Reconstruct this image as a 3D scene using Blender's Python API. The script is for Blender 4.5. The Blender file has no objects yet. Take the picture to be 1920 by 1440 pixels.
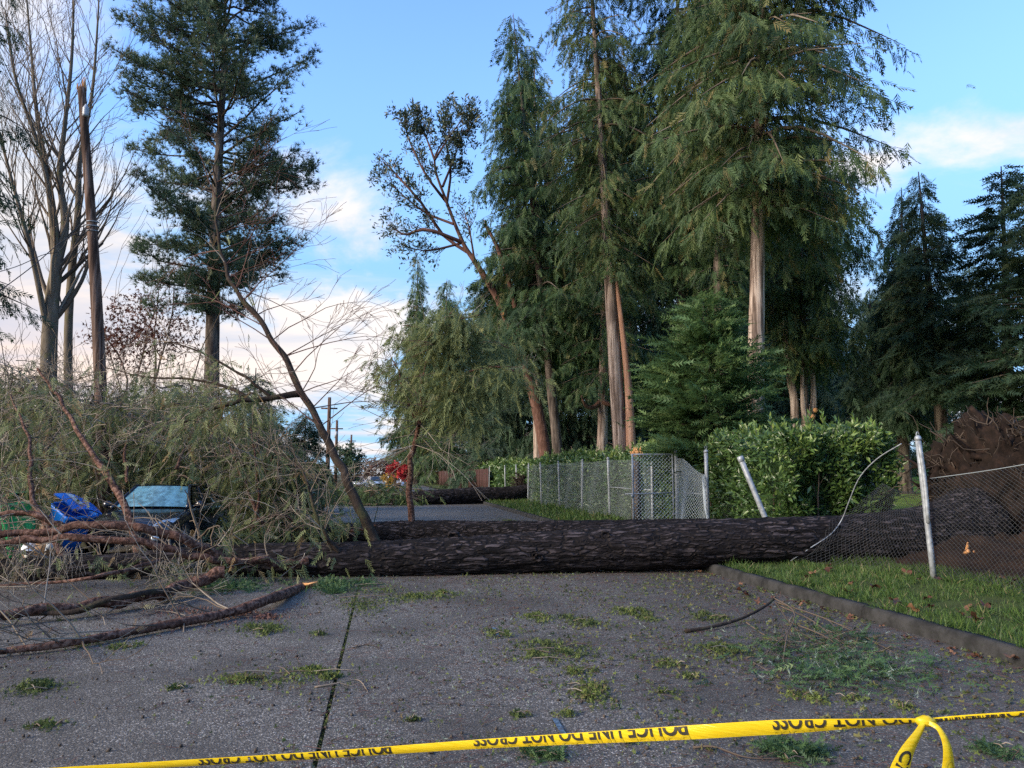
import bpy, math, random
import numpy as np
from mathutils import Vector

rng = np.random.default_rng(7)
random.seed(7)
sc = bpy.context.scene
COL = sc.collection
R = math.radians

# ------------------------------------------------------------------ camera
F, HCAM, PITCH, YAW = 1443.0, 1.65, R(6.7), R(9.25)      # focal length in photo pixels (1920 wide)
cam = bpy.data.cameras.new('camera')
cam.sensor_width = 36.0
cam.lens = 36.0 * F / 1920.0
cam.clip_start, cam.clip_end = 0.05, 20000
camo = bpy.data.objects.new('camera', cam)
camo.location = (0, 0, HCAM)
camo.rotation_euler = (R(90) + PITCH, 0, -YAW)
COL.objects.link(camo)
sc.camera = camo

# ------------------------------------------------------------------ sky and sun
SUN_AZ, SUN_EL, GLOW_AZ = R(-108), R(24), R(-80)        # azimuth from +Y (up the road), negative = left
w = bpy.data.worlds.new('World'); sc.world = w; w.use_nodes = True
nt = w.node_tree; nt.nodes.clear()
class NT:
    def __init__(s, tree): s.t = tree
    def n(s, typ, **kw):
        nd = s.t.nodes.new(typ)
        for k, v in kw.items():
            if k == 'inp':
                for i, x in v.items():
                    if hasattr(x, 'is_output') or isinstance(x, bpy.types.NodeSocket): s.t.links.new(x, nd.inputs[i])
                    else: nd.inputs[i].default_value = x
            else: setattr(nd, k, v)
        return nd
    def math(s, op, a, b=0.0, c=0.0, clamp=False):
        return s.n('ShaderNodeMath', operation=op, use_clamp=clamp, inp={0: a, 1: b, 2: c}).outputs[0]
    def mix(s, fac, a, b, blend='MIX'):
        nd = s.n('ShaderNodeMix', data_type='RGBA', blend_type=blend)
        for i, x in ((0, fac), (6, a), (7, b)):
            if isinstance(x, bpy.types.NodeSocket): s.t.links.new(x, nd.inputs[i])
            else: nd.inputs[i].default_value = x
        return nd.outputs[2]
    def ss(s, x, lo, hi):
        nd = s.n('ShaderNodeMapRange', interpolation_type='SMOOTHSTEP', inp={0: x, 1: lo, 2: hi, 3: 0.0, 4: 1.0})
        return nd.outputs[0]
W = NT(nt)
CL1, CL2 = (4.34, 1.98), (5.1, 6.2)
sky = W.n('ShaderNodeTexSky', sky_type='NISHITA', sun_disc=False, sun_elevation=SUN_EL, sun_rotation=SUN_AZ,
          altitude=50, air_density=1.0, dust_density=0.1, ozone_density=3.0)
tc = W.n('ShaderNodeTexCoord')
sep = W.n('ShaderNodeSeparateXYZ', inp={0: tc.outputs['Generated']})
X_, Y_, Z_ = sep.outputs
zc = W.math('MAXIMUM', Z_, 0.0)
den = W.math('ADD', zc, 0.16)
flat = W.n('ShaderNodeCombineXYZ', inp={0: W.math('DIVIDE', X_, den), 1: W.math('DIVIDE', Y_, den), 2: 0.0}).outputs[0]
n1 = W.n('ShaderNodeTexNoise', inp={'Vector': W.n('ShaderNodeVectorMath', operation='ADD', inp={0: flat, 1: (CL1[0], CL1[1], 0)}).outputs[0], 'Scale': 0.85, 'Detail': 10.0, 'Roughness': 0.58, 'Distortion': 0.35})
mp = W.n('ShaderNodeMapping', inp={0: flat}); mp.inputs['Scale'].default_value = (0.8, 2.2, 1); mp.inputs['Location'].default_value = (CL2[0], CL2[1], 0)
mp.inputs['Rotation'].default_value = (0, 0, 0.35)
n2 = W.n('ShaderNodeTexNoise', inp={'Vector': mp.outputs[0], 'Scale': 1.1, 'Detail': 9.0, 'Roughness': 0.6, 'Distortion': 0.6})
low = W.ss(Z_, 0.62, 0.03)                                   # more cloud towards the horizon
sunv = Vector((math.sin(GLOW_AZ), math.cos(GLOW_AZ), 0))
tow = W.n('ShaderNodeVectorMath', operation='DOT_PRODUCT', inp={0: tc.outputs['Generated'], 1: sunv}).outputs['Value']
side = W.ss(tow, 0.15, 0.85)                                  # and towards the sun
cov = W.math('ADD', W.math('MULTIPLY', low, 0.20), W.math('MULTIPLY', side, 0.40))
m1 = W.ss(W.math('ADD', n1.outputs[0], cov), 0.645, 0.78)
m2 = W.math('MULTIPLY', W.ss(W.math('ADD', n2.outputs[0], cov), 0.66, 0.92), 0.7)
mask = W.math('MAXIMUM', m1, m2, clamp=True)
warm = W.math('MULTIPLY', W.ss(Z_, 0.34, 0.02), W.ss(tow, 0.1, 0.85), clamp=True)
shade = W.ss(W.math('ADD', W.math('MULTIPLY', n2.outputs[0], 0.5), W.math('MULTIPLY', n1.outputs[0], 0.5)), 0.36, 0.62)
cl_hi = W.mix(shade, (0.62, 0.69, 0.82, 1), (0.98, 0.92, 0.89, 1))
cl_lo = W.mix(shade, (0.70, 0.60, 0.66, 1), (1.10, 0.74, 0.50, 1))
cloud = W.mix(1.0, W.mix(warm, cl_hi, cl_lo), (0.268, 0.268, 0.268, 1), 'MULTIPLY')
SKY_K = 0.14
skyc = W.mix(1.0, sky.outputs[0], (SKY_K * .60, SKY_K * .68, SKY_K * .82, 1), 'MULTIPLY')
skyc = W.mix(W.math('MULTIPLY', W.ss(Z_, 0.60, 0.16), 0.92), skyc, (0.080, 0.158, 0.252, 1))
final = W.mix(mask, skyc, cloud)
bg = W.n('ShaderNodeBackground', inp={0: final, 1: 1.0})
out = W.n('ShaderNodeOutputWorld', inp={0: bg.outputs[0]})

sl = bpy.data.lights.new('sun', 'SUN'); sl.energy = 1.5; sl.angle = R(25); sl.color = (1.0, 0.86, 0.70)
so = bpy.data.objects.new('sun', sl)
sd = Vector((math.sin(SUN_AZ) * math.cos(SUN_EL), math.cos(SUN_AZ) * math.cos(SUN_EL), math.sin(SUN_EL)))
so.rotation_euler = sd.to_track_quat('Z', 'Y').to_euler(); so.location = (-20, 20, 30)
COL.objects.link(so)
vs = sc.view_settings
vs.view_transform = 'Standard'; vs.look = 'None'; vs.gamma = 1.0; vs.exposure = 2.08; vs.use_curve_mapping = False
cy = sc.cycles
cy.use_adaptive_sampling = True; cy.adaptive_threshold = 0.015
cy.max_bounces = 5; cy.diffuse_bounces = 3; cy.glossy_bounces = 2; cy.transmission_bounces = 3; cy.transparent_max_bounces = 4
cy.use_denoising = False

# ------------------------------------------------------------------ measuring helpers (photo pixel -> place)
def ray(px, py):
    x = (px - 960) / F; y = -(py - 720) / F
    f = math.cos(PITCH) - y * math.sin(PITCH); u = math.sin(PITCH) + y * math.cos(PITCH)
    return np.array([f * math.sin(YAW) + x * math.cos(YAW), f * math.cos(YAW) - x * math.sin(YAW), u]), f
def G(px, py, z=0.0):
    v, f = ray(px, py); t = (z - HCAM) / v[2]
    return np.array([v[0] * t, v[1] * t, z])
def D(px, py, d):
    v, f = ray(px, py); t = d / f
    return np.array([v[0] * t, v[1] * t, HCAM + v[2] * t])
def project(P):
    P = np.asarray(P, float); f = P[:, 0] * math.sin(YAW) + P[:, 1] * math.cos(YAW); l = P[:, 0] * math.cos(YAW) - P[:, 1] * math.sin(YAW); u = P[:, 2] - HCAM
    zc_ = f * math.cos(PITCH) + u * math.sin(PITCH); return 960 + F * l / zc_, 720 - F * (u * math.cos(PITCH) - f * math.sin(PITCH)) / zc_, f
def PD(rows): return np.array([D(*r) for r in rows])

KERB_X0, KERB_X1, FENCE_X = 5.45, 5.60, 7.9
def gz(x, y):
    d = math.hypot(x, y)
    if KERB_X1 < x: return 0.13 + (0.028 * max(0.0, d - 20.0) if x > 10.5 else 0.0)
    return 0.0

# ------------------------------------------------------------------ numpy noise
def _h(i, j, k):
    n = (i * 374761393 + j * 668265263 + k * 2147483647 + 974711) & 0xFFFFFFFF
    n = ((n ^ (n >> 13)) * 1274126177) & 0xFFFFFFFF
    return ((n ^ (n >> 16)) & 0xFFFF) / 65535.0
def noise3(x, y, z):
    x, y, z = np.broadcast_arrays(np.asarray(x, float), np.asarray(y, float), np.asarray(z, float))
    i, j, k = np.floor(x).astype(np.int64), np.floor(y).astype(np.int64), np.floor(z).astype(np.int64)
    a, b, c = x - i, y - j, z - k
    a, b, c = a * a * (3 - 2 * a), b * b * (3 - 2 * b), c * c * (3 - 2 * c)
    def L(p, q, t): return p + (q - p) * t
    return L(L(L(_h(i, j, k), _h(i + 1, j, k), a), L(_h(i, j + 1, k), _h(i + 1, j + 1, k), a), b),
             L(L(_h(i, j, k + 1), _h(i + 1, j, k + 1), a), L(_h(i, j + 1, k + 1), _h(i + 1, j + 1, k + 1), a), b), c)
def fbm(x, y, z, o=3):
    s, amp, t = 0, 0.5, 0
    for q in range(o):
        s = s + amp * noise3(x * 2 ** q, y * 2 ** q, z * 2 ** q + 17 * q); t += amp; amp *= .5
    return s / t

# ------------------------------------------------------------------ mesh collection
class MB:
    """collects vertices, polygons and a per-vertex tint value v"""
    def __init__(s): s.V, s.F, s.A, s.n = [], [], [], 0
    def add(s, V, Fs, a=0.5):
        V = np.asarray(V, float).reshape(-1, 3)
        if not isinstance(Fs, list): Fs = [Fs]
        for f in Fs:
            f = np.asarray(f, int)
            if f.size: s.F.append(f + s.n)
        s.V.append(V); s.A.append(np.broadcast_to(np.asarray(a, float), (len(V),)).copy()); s.n += len(V)
        return s
    def box(s, c, size, rot=None, a=0.5):
        h = np.array(size) / 2
        V = np.array([[x, y, z] for x in (-1, 1) for y in (-1, 1) for z in (-1, 1)]) * h
        if rot is not None: V = V @ np.asarray(rot).T
        return s.add(V + np.array(c), np.array([[0, 1, 3, 2], [4, 6, 7, 5], [0, 4, 5, 1], [2, 3, 7, 6], [0, 2, 6, 4], [1, 5, 7, 3]]), a)
    def tube(s, P, r, seg=6, cap=True, a=0.5):
        V, Fq = tube(P, r, seg); s.add(V, Fq, a)
        if cap:
            n = len(P)
            s.F.append(np.array([list(range(seg))[::-1]]) + s.n - len(V))
            s.F.append(np.array([list(range((n - 1) * seg, n * seg))]) + s.n - len(V))
        return s
    def mesh(s, name, off=(0, 0, 0), smooth=False):
        V = np.concatenate(s.V) - np.asarray(off, float)
        me = bpy.data.meshes.new(name)
        me.vertices.add(len(V)); me.vertices.foreach_set('co', V.astype(np.float32).ravel())
        cnt = np.concatenate([np.full(len(f), f.shape[1], np.int32) for f in s.F])
        idx = np.concatenate([f.ravel() for f in s.F]).astype(np.int32)
        me.loops.add(len(idx)); me.loops.foreach_set('vertex_index', idx)
        me.polygons.add(len(cnt))
        st = np.zeros(len(cnt), np.int32); st[1:] = np.cumsum(cnt)[:-1]
        me.polygons.foreach_set('loop_start', st); me.polygons.foreach_set('loop_total', cnt)
        if smooth: me.polygons.foreach_set('use_smooth', np.ones(len(cnt), bool))
        at = me.attributes.new('v', 'FLOAT', 'POINT'); at.data.foreach_set('value', np.concatenate(s.A).astype(np.float32))
        me.update(calc_edges=True); me.validate()
        return me
def frames(P):
    P = np.asarray(P, float); T = np.gradient(P, axis=0); T /= np.linalg.norm(T, axis=1)[:, None] + 1e-9
    up = np.array([0, 0, 1.0]) if abs(T[0][2]) < .9 else np.array([1.0, 0, 0])
    N = np.zeros_like(P); n = np.cross(T[0], up); n /= np.linalg.norm(n)
    for i in range(len(P)):
        n = n - T[i] * n.dot(T[i]); n /= np.linalg.norm(n) + 1e-9; N[i] = n
    return T, N, np.cross(T, N)
def tube(P, r, seg=6, disp=None):
    P = np.asarray(P, float); n = len(P); r = np.broadcast_to(np.asarray(r, float), (n,))
    T, N, B = frames(P); th = np.arange(seg) * 2 * np.pi / seg
    rr = np.repeat(r[:, None], seg, 1)
    if disp is not None: rr = rr + disp
    V = P[:, None] + rr[..., None] * (np.cos(th)[None, :, None] * N[:, None] + np.sin(th)[None, :, None] * B[:, None])
    i = np.arange(n - 1)[:, None] * seg; j = np.arange(seg)[None]; k = (j + 1) % seg
    Fq = np.stack([i + j, i + k, i + seg + k, i + seg + j], -1).reshape(-1, 4)
    return V.reshape(-1, 3), Fq
def spline(P, n):
    P = np.asarray(P, float); m = len(P)
    Q = np.vstack([2 * P[0] - P[1], P, 2 * P[-1] - P[-2]])
    ts = np.linspace(0, m - 1, n); o = []
    for t in ts:
        i = min(int(t), m - 2); u = t - i; a, b, c, d = Q[i], Q[i + 1], Q[i + 2], Q[i + 3]
        o.append(.5 * (2 * b + (c - a) * u + (2 * a - 5 * b + 4 * c - d) * u * u + (3 * b - a - 3 * c + d) * u ** 3))
    return np.array(o)
def lerp(a, n): return np.interp(np.linspace(0, 1, n), np.linspace(0, 1, len(a)), a)

# ------------------------------------------------------------------ objects
LOC = {}
STUFF_PARTS = {'limbs', 'crown', 'twigs', 'red_twigs', 'foliage', 'hanging_foliage', 'leaves', 'stems', 'fronds', 'wire_mesh', 'root_hairs', 'lichen', 'siding_strip'}
def tag(o, label=None, cat=None, group=None, kind=None):
    if label: o['label'] = label
    if cat: o['category'] = cat
    if group: o['group'] = group
    if kind: o['kind'] = kind
    return o
def thing(name, loc, label, cat, group=None):
    o = bpy.data.objects.new(name, None); o.empty_display_size = .2; o.location = tuple(loc); COL.objects.link(o)
    LOC[o.name] = np.array(loc, float)
    return tag(o, label, cat, group)
def part(name, mb, mat, parent=None, smooth=False, loc=None, kind=None):
    off = np.zeros(3) if parent is None else LOC[parent.name]
    if parent is None and loc is not None: off = np.array(loc, float)
    me = mb.mesh(name, off, smooth) if isinstance(mb, MB) else mb
    if me.materials: pass
    else: me.materials.append(mat)
    o = bpy.data.objects.new(name, me); COL.objects.link(o)
    if parent is not None: o.parent = parent; LOC[o.name] = off
    else:
        LOC[o.name] = off; o.location = tuple(off)
    if kind: o['kind'] = kind
    elif name in STUFF_PARTS and parent is not None: o['kind'] = 'stuff'
    return o
def copy_tree(o, parent=None):
    c = o.copy(); COL.objects.link(c); c.parent = parent
    LOC[c.name] = LOC.get(o.name, np.zeros(3))
    for ch in o.children: copy_tree(ch, c)
    return c
def struct(name, mb, mat, smooth=False): return tag(part(name, mb, mat, smooth=smooth), kind='structure')

# ------------------------------------------------------------------ materials
MATS = {}
def new_mat(name):
    m = bpy.data.materials.new(name); m.use_nodes = True; m.node_tree.nodes.clear(); MATS[name] = m
    return m, NT(m.node_tree)
def finish(N, sh): N.n('ShaderNodeOutputMaterial', inp={0: sh})
def ramp(N, fac, stops):
    r = N.n('ShaderNodeValToRGB', inp={0: fac}); e = r.color_ramp.elements
    while len(e) < len(stops): e.new(.5)
    for el, (p, c) in zip(e, stops): el.position = p; el.color = (*c, 1)
    return r.outputs[0]
def attr(N): return N.n('ShaderNodeAttribute', attribute_name='v').outputs['Fac']
def leaf_mat(name, stops, rough=.6, trans=.25, spec=.3):
    k = {'cedar_foliage': 1.15, 'cedar_foliage_light': 1.2, 'conifer_foliage_dark': 1.2, 'pine_foliage': 1.35, 'fallen_foliage': 1.45, 'hanging_cedar_foliage': 1.1}.get(name, 1.0)
    stops = [(p, tuple(x * k for x in c)) for p, c in stops]
    m, N = new_mat(name)
    c = ramp(N, attr(N), stops)
    p = N.n('ShaderNodeBsdfPrincipled', inp={'Base Color': c, 'Roughness': rough, 'Specular IOR Level': spec})
    t = N.n('ShaderNodeBsdfTranslucent', inp={0: c})
    mx = N.n('ShaderNodeMixShader', inp={0: trans, 1: p.outputs[0], 2: t.outputs[0]})
    finish(N, mx.outputs[0]); return m
def bark_mat(name, c1, c2, c3, scale=(9, 9, 1.2), bump=.6, rough=.9, moss=None, sharp=False):
    m, N = new_mat(name)
    tcn = N.n('ShaderNodeTexCoord').outputs['Object']
    mpn = N.n('ShaderNodeMapping', inp={0: tcn}); mpn.inputs['Scale'].default_value = scale
    a = N.n('ShaderNodeTexNoise', inp={'Vector': mpn.outputs[0], 'Scale': 1.0, 'Detail': 4.0 if sharp else 8.0, 'Roughness': .65, 'Distortion': .3}).outputs[0]
    b = N.n('ShaderNodeTexNoise', inp={'Vector': tcn, 'Scale': .9, 'Detail': 4.0}).outputs[0]
    c = ramp(N, a, [(.40, c1), (.49, c2), (.60, c3)] if sharp else [(.28, c1), (.52, c2), (.72, c3)])
    if name == 'fallen_log_bark':                          # long plates parted by deep furrows
        wob = N.n('ShaderNodeTexNoise', inp={'Vector': tcn, 'Scale': 3.0, 'Detail': 3.0})
        mv = N.n('ShaderNodeVectorMath', operation='ADD', inp={0: mpn.outputs[0], 1: N.n('ShaderNodeVectorMath', operation='SCALE', inp={0: wob.outputs['Color'], 3: 2.2}).outputs[0]})
        vo = N.n('ShaderNodeTexVoronoi', feature='DISTANCE_TO_EDGE', inp={'Vector': mv.outputs[0], 'Scale': 1.0})
        plate = N.ss(vo.outputs['Distance'], .02, .22)
        c = N.mix(plate, (*c1, 1), c); a = N.math('ADD', N.math('MULTIPLY', plate, .7), N.math('MULTIPLY', a, .5))
    c = N.mix(N.math('MULTIPLY', N.ss(b, .4, .7), .5), c, (*[x * .55 for x in c2], 1))
    if moss:
        g = N.n('ShaderNodeTexNoise', inp={'Vector': tcn, 'Scale': 3.5, 'Detail': 6.0}).outputs[0]
        c = N.mix(N.math('MULTIPLY', N.ss(g, .52, .66), .8), c, (*moss, 1))
    bp = N.n('ShaderNodeBump', inp={'Strength': bump, 'Distance': .03, 'Height': a})
    p = N.n('ShaderNodeBsdfPrincipled', inp={'Base Color': c, 'Roughness': rough, 'Specular IOR Level': .2, 'Normal': bp.outputs[0]})
    finish(N, p.outputs[0]); return m
def plain(name, c, rough=.5, metal=0, spec=.5, var=0, vscale=8, coat=0):
    m, N = new_mat(name)
    base = (*c, 1)
    if var:
        tcn = N.n('ShaderNodeTexCoord').outputs['Object']
        a = N.n('ShaderNodeTexNoise', inp={'Vector': tcn, 'Scale': vscale, 'Detail': 6.0}).outputs[0]
        base = N.mix(N.ss(a, .3, .7), (*[x * (1 - var) for x in c], 1), (*[min(1, x * (1 + var)) for x in c], 1))
    p = N.n('ShaderNodeBsdfPrincipled', inp={'Base Color': base, 'Roughness': rough, 'Metallic': metal, 'Specular IOR Level': spec, 'Coat Weight': coat})
    finish(N, p.outputs[0]); return m
GREEN_D = [(0, (.020, .044, .022)), (.5, (.042, .085, .032)), (.85, (.080, .125, .040)), (1, (.12, .095, .04))]
M_cedar = leaf_mat('cedar_foliage', GREEN_D, .6, .3)
M_cedar2 = leaf_mat('cedar_foliage_light', [(0, (.028, .054, .024)), (.5, (.060, .102, .036)), (.85, (.10, .135, .042)), (1, (.15, .115, .045))], .6, .3)
M_back = leaf_mat('conifer_foliage_dark', [(0, (.020, .042, .026)), (.6, (.042, .078, .040)), (1, (.075, .10, .045))], .65, .25)
M_fir = leaf_mat('fir_foliage', [(0, (.030, .066, .032)), (.5, (.066, .130, .050)), (.85, (.115, .185, .068)), (1, (.16, .22, .095))], .55, .3)
M_young = leaf_mat('young_fir_foliage', [(0, (.048, .100, .042)), (.5, (.110, .195, .070)), (.85, (.18, .27, .095)), (1, (.23, .31, .13))], .55, .35)
M_pine = leaf_mat('pine_foliage', [(0, (.028, .052, .034)), (.5, (.062, .100, .060)), (.85, (.105, .148, .082)), (1, (.13, .11, .06))], .55, .25)
M_olive = leaf_mat('fallen_foliage', [(0, (.045, .055, .022)), (.45, (.095, .115, .045)), (.75, (.135, .155, .070)), (.9, (.16, .17, .10)), (1, (.17, .115, .055))], .7, .3)
M_hang = leaf_mat('hanging_cedar_foliage', [(0, (.07, .09, .035)), (.5, (.135, .165, .065)), (.85, (.19, .22, .09)), (1, (.20, .19, .08))], .7, .35)
M_laurel = leaf_mat('laurel_leaf', [(0, (.026, .055, .018)), (.5, (.066, .125, .034)), (.85, (.125, .205, .050)), (1, (.20, .27, .07))], .34, .25, .5)
M_madrone = leaf_mat('madrone_leaf', [(0, (.03, .05, .03)), (.6, (.055, .085, .045)), (.85, (.09, .10, .05)), (1, (.14, .08, .04))], .4, .2, .5)
M_grass = leaf_mat('grass_blade', [(0, (.035, .068, .020)), (.5, (.068, .125, .030)), (.85, (.11, .18, .042)), (1, (.24, .21, .11))], .5, .35)
M_moss = leaf_mat('moss', [(0, (.045, .062, .026)), (.5, (.098, .130, .040)), (.85, (.17, .22, .05)), (1, (.14, .11, .06))], .8, .25)
M_lichen = leaf_mat('lichen', [(0, (.16, .22, .17)), (1, (.38, .46, .38))], .8, .2)
M_redleaf = leaf_mat('red_brown_leaf', [(0, (.07, .025, .02)), (.6, (.13, .045, .03)), (1, (.20, .07, .035))], .6, .3)
M_redbush = leaf_mat('red_leaf', [(0, (.35, .02, .03)), (1, (.62, .06, .06))], .6, .3)
M_yellow = leaf_mat('yellow_leaf', [(0, (.35, .22, .02)), (1, (.55, .36, .05))], .6, .3)
M_mapleleaf = leaf_mat('dead_maple_leaf', [(0, (.055, .024, .016)), (.5, (.125, .055, .030)), (1, (.25, .14, .075))], .55, .15)
M_twig = leaf_mat('twig_bark', [(0, (.045, .035, .028)), (.5, (.15, .115, .085)), (1, (.34, .30, .24))], .85, 0.0, .2)
M_redtwig = leaf_mat('red_twig_bark', [(0, (.07, .035, .03)), (1, (.17, .09, .07))], .8, 0.0, .2)
M_log = bark_mat('fallen_log_bark', (.004, .003, .003), (.026, .020, .020), (.085, .070, .072), (2.6, 15, 15), 1.0, .8, sharp=True)
M_limb = bark_mat('fallen_limb_bark', (.026, .013, .009), (.105, .048, .032), (.21, .125, .092), (16, 16, 16), 1.0, .8, sharp=True)
M_limbmoss = bark_mat('mossy_limb_bark', (.014, .010, .008), (.042, .030, .022), (.085, .062, .046), (14, 14, 14), .9, .9, moss=(.055, .055, .026))
M_cedarbark = bark_mat('cedar_bark', (.085, .060, .046), (.25, .19, .155), (.42, .345, .29), (7, 7, .55), 1.0, sharp=True)
M_redbark = bark_mat('red_stripped_bark', (.16, .075, .045), (.36, .20, .13), (.50, .33, .24), (12, 12, .7), .6)
M_darkbark = bark_mat('dark_conifer_bark', (.035, .028, .024), (.090, .072, .060), (.17, .14, .115), (7, 7, 1.0), .9, sharp=True)
M_greybark = bark_mat('bare_tree_bark', (.075, .062, .048), (.155, .130, .100), (.24, .205, .165), (7, 7, 1.5), .5, moss=(.12, .115, .06))
M_madbark = bark_mat('madrone_bark', (.050, .024, .018), (.125, .066, .048), (.26, .155, .12), (10, 10, 2.2), .8)
M_rawwood = bark_mat('raw_broken_wood', (.36, .15, .05), (.60, .31, .13), (.75, .47, .24), (14, 14, 2), .6, .7)
M_pole = bark_mat('utility_pole_wood', (.036, .022, .016), (.105, .064, .046), (.20, .14, .11), (12, 12, .6), .8, sharp=True)
M_root = bark_mat('root_soil', (.004, .003, .002), (.014, .009, .007), (.036, .021, .015), (6, 6, 6), 1.0, .95)
M_galv = plain('galvanised_steel', (.27, .295, .315), .55, .3, .5, .25, 14)
M_wire = plain('galvanised_wire', (.26, .30, .31), .5, .2, .5)
M_wirebright = plain('bright_galvanised_wire', (.46, .52, .54), .5, .2, .5)
M_wiredark = plain('weathered_dark_wire', (.045, .047, .047), .55, .4, .5)
def tape_mat():
    m, N = new_mat('yellow_tape')
    tcn = N.n('ShaderNodeTexCoord').outputs['Object']; mpn = N.n('ShaderNodeMapping', inp={0: tcn}); mpn.inputs['Scale'].default_value = (14, 14, 160)
    a = N.n('ShaderNodeTexNoise', inp={'Vector': mpn.outputs[0], 'Scale': 1.0, 'Detail': 4.0}).outputs[0]
    bp = N.n('ShaderNodeBump', inp={'Strength': .5, 'Distance': .004, 'Height': a})
    c = N.mix(N.ss(a, .35, .7), (.80, .58, .010, 1), (.86, .67, .025, 1))
    p = N.n('ShaderNodeBsdfPrincipled', inp={'Base Color': c, 'Roughness': .32, 'Normal': bp.outputs[0]}); t = N.n('ShaderNodeBsdfTranslucent', inp={0: c})   # thin film, lets some light through
    finish(N, N.n('ShaderNodeMixShader', inp={0: .3, 1: p.outputs[0], 2: t.outputs[0]}).outputs[0]); return m
M_tape = tape_mat()
M_ink = plain('black_tape_ink', (.02, .018, .012), .5)
M_ghost = plain('ink_seen_through_tape', (.50, .37, .012), .4)
M_green_bin = plain('green_bin_plastic', (.012, .30, .10), .45, 0, .4, .12, 5)
M_blue_bin = plain('blue_bin_plastic', (.006, .15, .62), .42, 0, .4, .12, 5)
M_white = plain('white_print', (.72, .76, .78), .5)
M_card = plain('cardboard', (.34, .21, .12), .85, 0, .2, .2, 9)
M_rubber = plain('tyre_rubber', (.018, .018, .018), .85)
M_rim = plain('wheel_rim', (.45, .46, .48), .3, .9)
M_glass = plain('dark_window_glass', (.015, .020, .024), .06, 0, .8)
M_wind = plain('shattered_windshield_painted_sky', (.10, .24, .32), .15, 0, .8, .45, 7)  # shattered glass, with the bright blue sky reflection painted into its base colour
M_lamp = plain('headlight_lens', (.62, .70, .76), .12, .3, .8)
M_tail = plain('tail_light', (.45, .012, .015), .2, 0, .6)
M_trim = plain('black_trim', (.012, .012, .013), .45)
M_chrome = plain('chrome_trim', (.62, .63, .65), .18, 1)
def paint(name, c, metal=.35, rough=.28): return plain(name, c, rough, metal, .5, 0, 8, .8)
M_navy = plain('navy_car_paint', (.008, .012, .022), .14, 0, .6, 0, 8, .5)
M_silver = paint('silver_car_paint', (.50, .52, .54))
M_whitecar = paint('white_car_paint', (.74, .75, .75), 0)
M_darkcar = plain('charcoal_car_paint', (.03, .03, .034), .25, 0, .5)
M_siding = plain('grey_house_siding', (.36, .40, .44), .7, 0, .3, .08, 3)
M_shingle = plain('roof_shingles', (.095, .10, .115), .9, 0, .2, .3, 9)
M_winframe = plain('white_window_frame', (.74, .75, .76), .5)
M_fencewood = plain('stained_fence_wood', (.058, .028, .024), .85, 0, .2, .35, 5)
M_porcelain = plain('grey_insulator', (.32, .36, .40), .35)
M_cable = plain('black_cable', (.02, .02, .022), .6)

def road_mat():
    m, N = new_mat('road_concrete')
    tcn = N.n('ShaderNodeTexCoord').outputs['Object']
    vo = N.n('ShaderNodeTexVoronoi', inp={'Vector': tcn, 'Scale': 84.0, 'Randomness': 1.0})
    peb = N.n('ShaderNodeSeparateColor', inp={0: vo.outputs['Color']}).outputs[0]
    big = N.n('ShaderNodeTexNoise', inp={'Vector': tcn, 'Scale': .55, 'Detail': 6.0, 'Roughness': .6}).outputs[0]
    mid = N.n('ShaderNodeTexNoise', inp={'Vector': tcn, 'Scale': 5.0, 'Detail': 8.0, 'Roughness': .7}).outputs[0]
    fine = N.n('ShaderNodeTexNoise', inp={'Vector': tcn, 'Scale': 150.0, 'Detail': 3.0}).outputs[0]
    c = ramp(N, peb, [(0, (.034, .030, .025)), (.40, (.108, .098, .084)), (.78, (.220, .203, .178)), (1, (.58, .55, .50))])
    edge = N.ss(vo.outputs['Distance'], .012, .004)
    c = N.mix(N.math('MULTIPLY', N.ss(vo.outputs['Distance'], .30, .62), .75), c, (.050, .046, .041, 1))
    c = N.mix(N.math('MULTIPLY', N.ss(fine, .3, .7), .35), c, (.105, .098, .088, 1))
    # damp, dirty patches; the litter side (towards the kerb) is darker with wet dirt
    sx = N.n('ShaderNodeSeparateXYZ', inp={0: tcn})
    kerbdirt = N.ss(N.math('ADD', sx.outputs[0], N.math('MULTIPLY', mid, 3.0)), 2.0, 6.5)
    dirt = N.math('MAXIMUM', N.math('MULTIPLY', N.ss(big, .40, .62), .62), N.math('MULTIPLY', kerbdirt, .62))
    c = N.mix(dirt, c, (.050, .043, .034, 1))
    c = N.mix(N.math('MULTIPLY', N.ss(mid, .53, .72), .5), c, (.060, .047, .037, 1))
    h = N.math('ADD', N.math('MULTIPLY', vo.outputs['Distance'], -.8), N.math('MULTIPLY', fine, .3))
    bp = N.n('ShaderNodeBump', inp={'Strength': .7, 'Distance': .008, 'Height': h})
    rg = N.n('ShaderNodeMapRange', inp={0: big, 1: .35, 2: .7, 3: .78, 4: .48}).outputs[0]
    p = N.n('ShaderNodeBsdfPrincipled', inp={'Base Color': c, 'Roughness': rg, 'Specular IOR Level': .4, 'Normal': bp.outputs[0]})
    finish(N, p.outputs[0]); return m
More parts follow.
